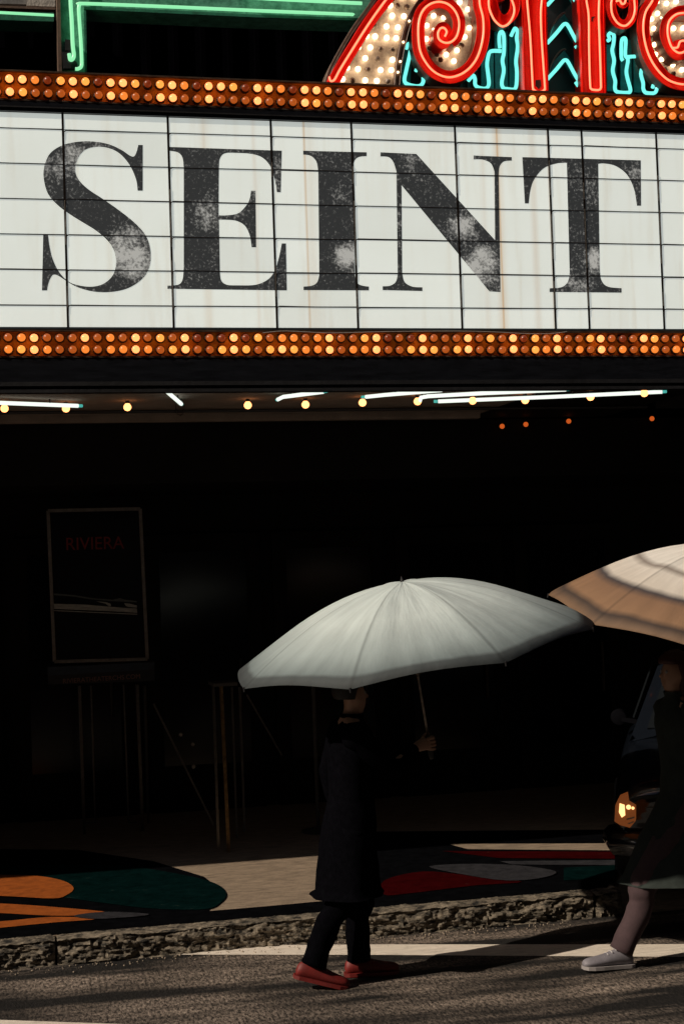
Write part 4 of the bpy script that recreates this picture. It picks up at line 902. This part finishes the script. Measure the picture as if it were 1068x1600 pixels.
# ------------------------------------------------------------ car nosing out of the side street
YC = 8.22
cxl = P(953, 1330, YC).x; HW = .89; cxm = cxl+HW
PAINT = mat('dark_car_paint', (.006,.008,.012), .18, spec=.6); PAINT.node_tree.nodes['Principled BSDF'].inputs['Coat Weight'].default_value = .5
GLS = mat('car_glass', (.01,.012,.014), .06, spec=.8); RUB = mat('tyre_rubber', (.012,.012,.012), .85); MATTE = mat('matte_black_trim', (.004,.004,.005), 1, spec=0); PLAS = mat('black_plastic', (.01,.01,.012), .6)
HL = emat('headlamp_lit', (1,.52,.20), 2.2); HL2 = emat('headlamp_bowl', (1,.26,.06), .13, (.12,.05,.02)); LENS = mat('lamp_lens', (.25,.22,.20), .1)
car = thing('car', (cxl, YC, 0), 'dark car with one amber lamp lit, waiting behind the right umbrella', 'car')
stn = [(0,.30,.50,.62,.80),(.05,.22,.60,.68,.86),(.25,.20,.68,.745,.885),(.7,.19,.74,.80,.89),(1.15,.19,.80,.86,.89),(1.7,.19,.84,.90,.89),(2.6,.19,.86,.92,.89),(3.5,.19,.88,.94,.88),(4.1,.22,.86,.93,.86),(4.4,.34,.70,.80,.78)]
def half(sec):
    y, zb, zsh, zt, hw = sec
    return [(0,zb),(hw*.7,zb),(hw*.94,zb+.05),(hw,zb+.16),(hw*1.005,(zb+zsh)/2),(hw*.985,zsh-.04),(hw*.95,zsh),(hw*.86,zt-.02),(hw*.5,zt+.01),(0,zt+.02)]
vs_, fs = [], []
for s in stn:
    h = half(s); ring = h+[(-x_, z_) for x_, z_ in reversed(h[1:-1])]
    for x_, z_ in ring: vs_.append((cxm+x_, YC+s[0]+.10*(abs(x_)/.89)**3*(1 if s[0] < .3 else 0), z_))
n = len(ring)
for i in range(len(stn)-1):
    for j in range(n): fs.append((i*n+j, i*n+(j+1) % n, (i+1)*n+(j+1) % n, (i+1)*n+j))
fs.append(tuple(range(n))); fs.append(tuple((len(stn)-1)*n+j for j in range(n)))
o = obj('body', MB().add(vs_, fs), PAINT, car, smooth=True); m_ = o.modifiers.new('s', 'SUBSURF'); m_.levels = 2; m_.render_levels = 2
cabs = [(1.2,.86,.86,.80),(1.95,.86,1.36,.60),(2.3,.86,1.43,.60),(3.1,.86,1.42,.58),(3.95,.86,.93,.70)]
vs_, fs = [], []
for y, zb, zt, hw in cabs:
    for x_, z_ in ((-.80,zb),(-hw-.02,zt-.04),(-hw*.8,zt),(hw*.8,zt),(hw+.02,zt-.04),(.80,zb)): vs_.append((cxm+x_, YC+y, z_))
for i in range(4):
    for j in range(5): fs.append((i*6+j, i*6+j+1, (i+1)*6+j+1, (i+1)*6+j))
cab = obj('cabin', MB().add(vs_, fs), PAINT, car, smooth='auto')
obj('windscreen', MB().slab([(cxm-.70,YC+1.27,.895),(cxm+.70,YC+1.27,.895),(cxm+.54,YC+1.90,1.33),(cxm-.54,YC+1.90,1.33)], (0,-.012,.012)), GLS, cab)
for s in (-1,1):
    obj('side_window', MB().slab([(cxm+s*.795,YC+1.5,.95),(cxm+s*.795,YC+3.4,.95),(cxm+s*.655,YC+3.0,1.34),(cxm+s*.655,YC+2.0,1.33)], (s*.012,0,.004)), GLS, cab)
    mr = obj('wing_mirror', MB().lathe([(.02,-.05),(.05,-.04),(.06,0),(.055,.03)], c=(cxm+s*.90,YC+1.55,.95), ax=(0,1,0), n=16), MATTE, car, smooth='auto')
    obj('mirror_stalk', MB().bar((cxm+s*.76,YC+1.50,.92), (cxm+s*.88,YC+1.52,.94), .03, .04), MATTE, mr)
    if s > 0: hl = obj('headlight', MB().slab([(cxm+s*.90,YC+.10,.50),(cxm+s*.74,YC-.05,.49),(cxm+s*.74,YC-.05,.62),(cxm+s*.86,YC+.04,.66),(cxm+s*.90,YC+.10,.62)], (0,.1,0)), LENS, car)
    for y in (.85, 3.55):
        wh = obj('wheel', MB().lathe([(.20,-.105),(.30,-.10),(.325,-.07),(.325,.07),(.30,.10),(.20,.105)], c=(cxm+s*.80, YC+y, .325), ax=(1,0,0), n=28), RUB, car, smooth='auto')
        rm = MB().lathe([(.02,-.115),(.06,-.113),(.19,-.108),(.20,.108)], c=(cxm+s*.80, YC+y, .325), ax=(1,0,0), n=20); obj('rim', rm, STEEL, wh)
obj('grille', MB().box((cxm-.42, YC-.028, .48), (cxm+.42, YC+.02, .62)), PLAS, car)
for j in range(5): obj('grille_bar', MB().box((cxm-.41, YC-.036, .495+.026*j), (cxm+.41, YC-.0285, .503+.026*j)), STEEL, car)
obj('bumper', MB().tube([(cxm-.88,YC+.28,.36),(cxm-.84,YC+.02,.36),(cxm-.5,YC-.06,.36),(cxm+.5,YC-.06,.36),(cxm+.84,YC+.02,.36),(cxm+.88,YC+.28,.36)], .075, 10), PAINT, car, smooth=True)
obj('hood_seam', MB().tube(cr([*[P(a,b,YC-.03)-Vector((0,0,.15)) for a,b in ((1006,1258),(1030,1254),(1052,1255),(1068,1257.5),(1120,1258))]], 4), .0035, 5), STEEL, car)
# lit lamp at the corner nearest the kerb
def lp_(x_, y_, d=0): return P(x_, y_, YC-.06+d)-Vector((0,0,.15))
lamp = obj('headlight', MB().slab([lp_(966,1283), lp_(967,1258), lp_(973,1244), lp_(984,1238), lp_(986,1252), lp_(996,1258), lp_(996,1280), lp_(988,1291), lp_(974,1288)], (0,.08,0)), HL2, car)
obj('lamp_filament', MB().slab([lp_(974,1254,-.006), lp_(981,1256,-.006), lp_(982,1272,-.006), lp_(977,1276,-.006), lp_(973,1268,-.006)], (0,.004,0)), HL, lamp)
obj('lamp_filament', MB().lathe([(.001,-.012),(.011,-.008),(.014,0),(.011,.008)], c=lp_(987,1259,-.008), ax=(0,1,0), n=12), HL, lamp)
obj('lamp_filament', MB().lathe([(.001,-.008),(.007,-.004),(.009,0)], c=lp_(993,1260,-.006), ax=(0,1,0), n=10), HL, lamp)
obj('lamp_reflector', MB().bar(lp_(984,1278,-.004), lp_(995,1274,-.004), .008, .006).bar(lp_(986,1285,-.004), lp_(994,1281,-.004), .006, .006), LENS, lamp)

rv = ray(953, 1330); car.rotation_euler.z = -math.atan2(rv.x, rv.y)-rad(4); car.location.z = .15

# ------------------------------------------------------------ unseen buildings added to cut sky light (behind the photographer and at the street ends)
opp = thing('sky_block_building', (0, -8, 0), 'unseen dark brick building added across the street to cut sky light', 'building')
BRK = mat('sky_block_brick', (.06,.04,.03), .9, var=.4, vscale=6)
obj('wall', MB().box((-30, -12, 0), (30, -8, 24)), BRK, opp)  # wall of the added unseen building
for i in range(14):
    for z in (4.4, 7.6, 10.6, 13.8, 17.0, 20.2):
        wn = obj('sky_block_window', MB().box((-28+i*4, -8.0+.002, z), (-26.6+i*4, -7.96, z+1.9)), GLS, opp)

for x0 in (-46, 46):
    eb = thing('sky_block_end', (x0, 0, 0), 'unseen dark building added to cut sky light at the %s end of the street' % ('left' if x0 < 0 else 'right'), 'building')  # unseen, added to cut the low sky light
    obj('wall', MB().box((x0-4, -30, 0), (x0+4, 34, 17)), BRK, eb)  # wall of the added unseen end building
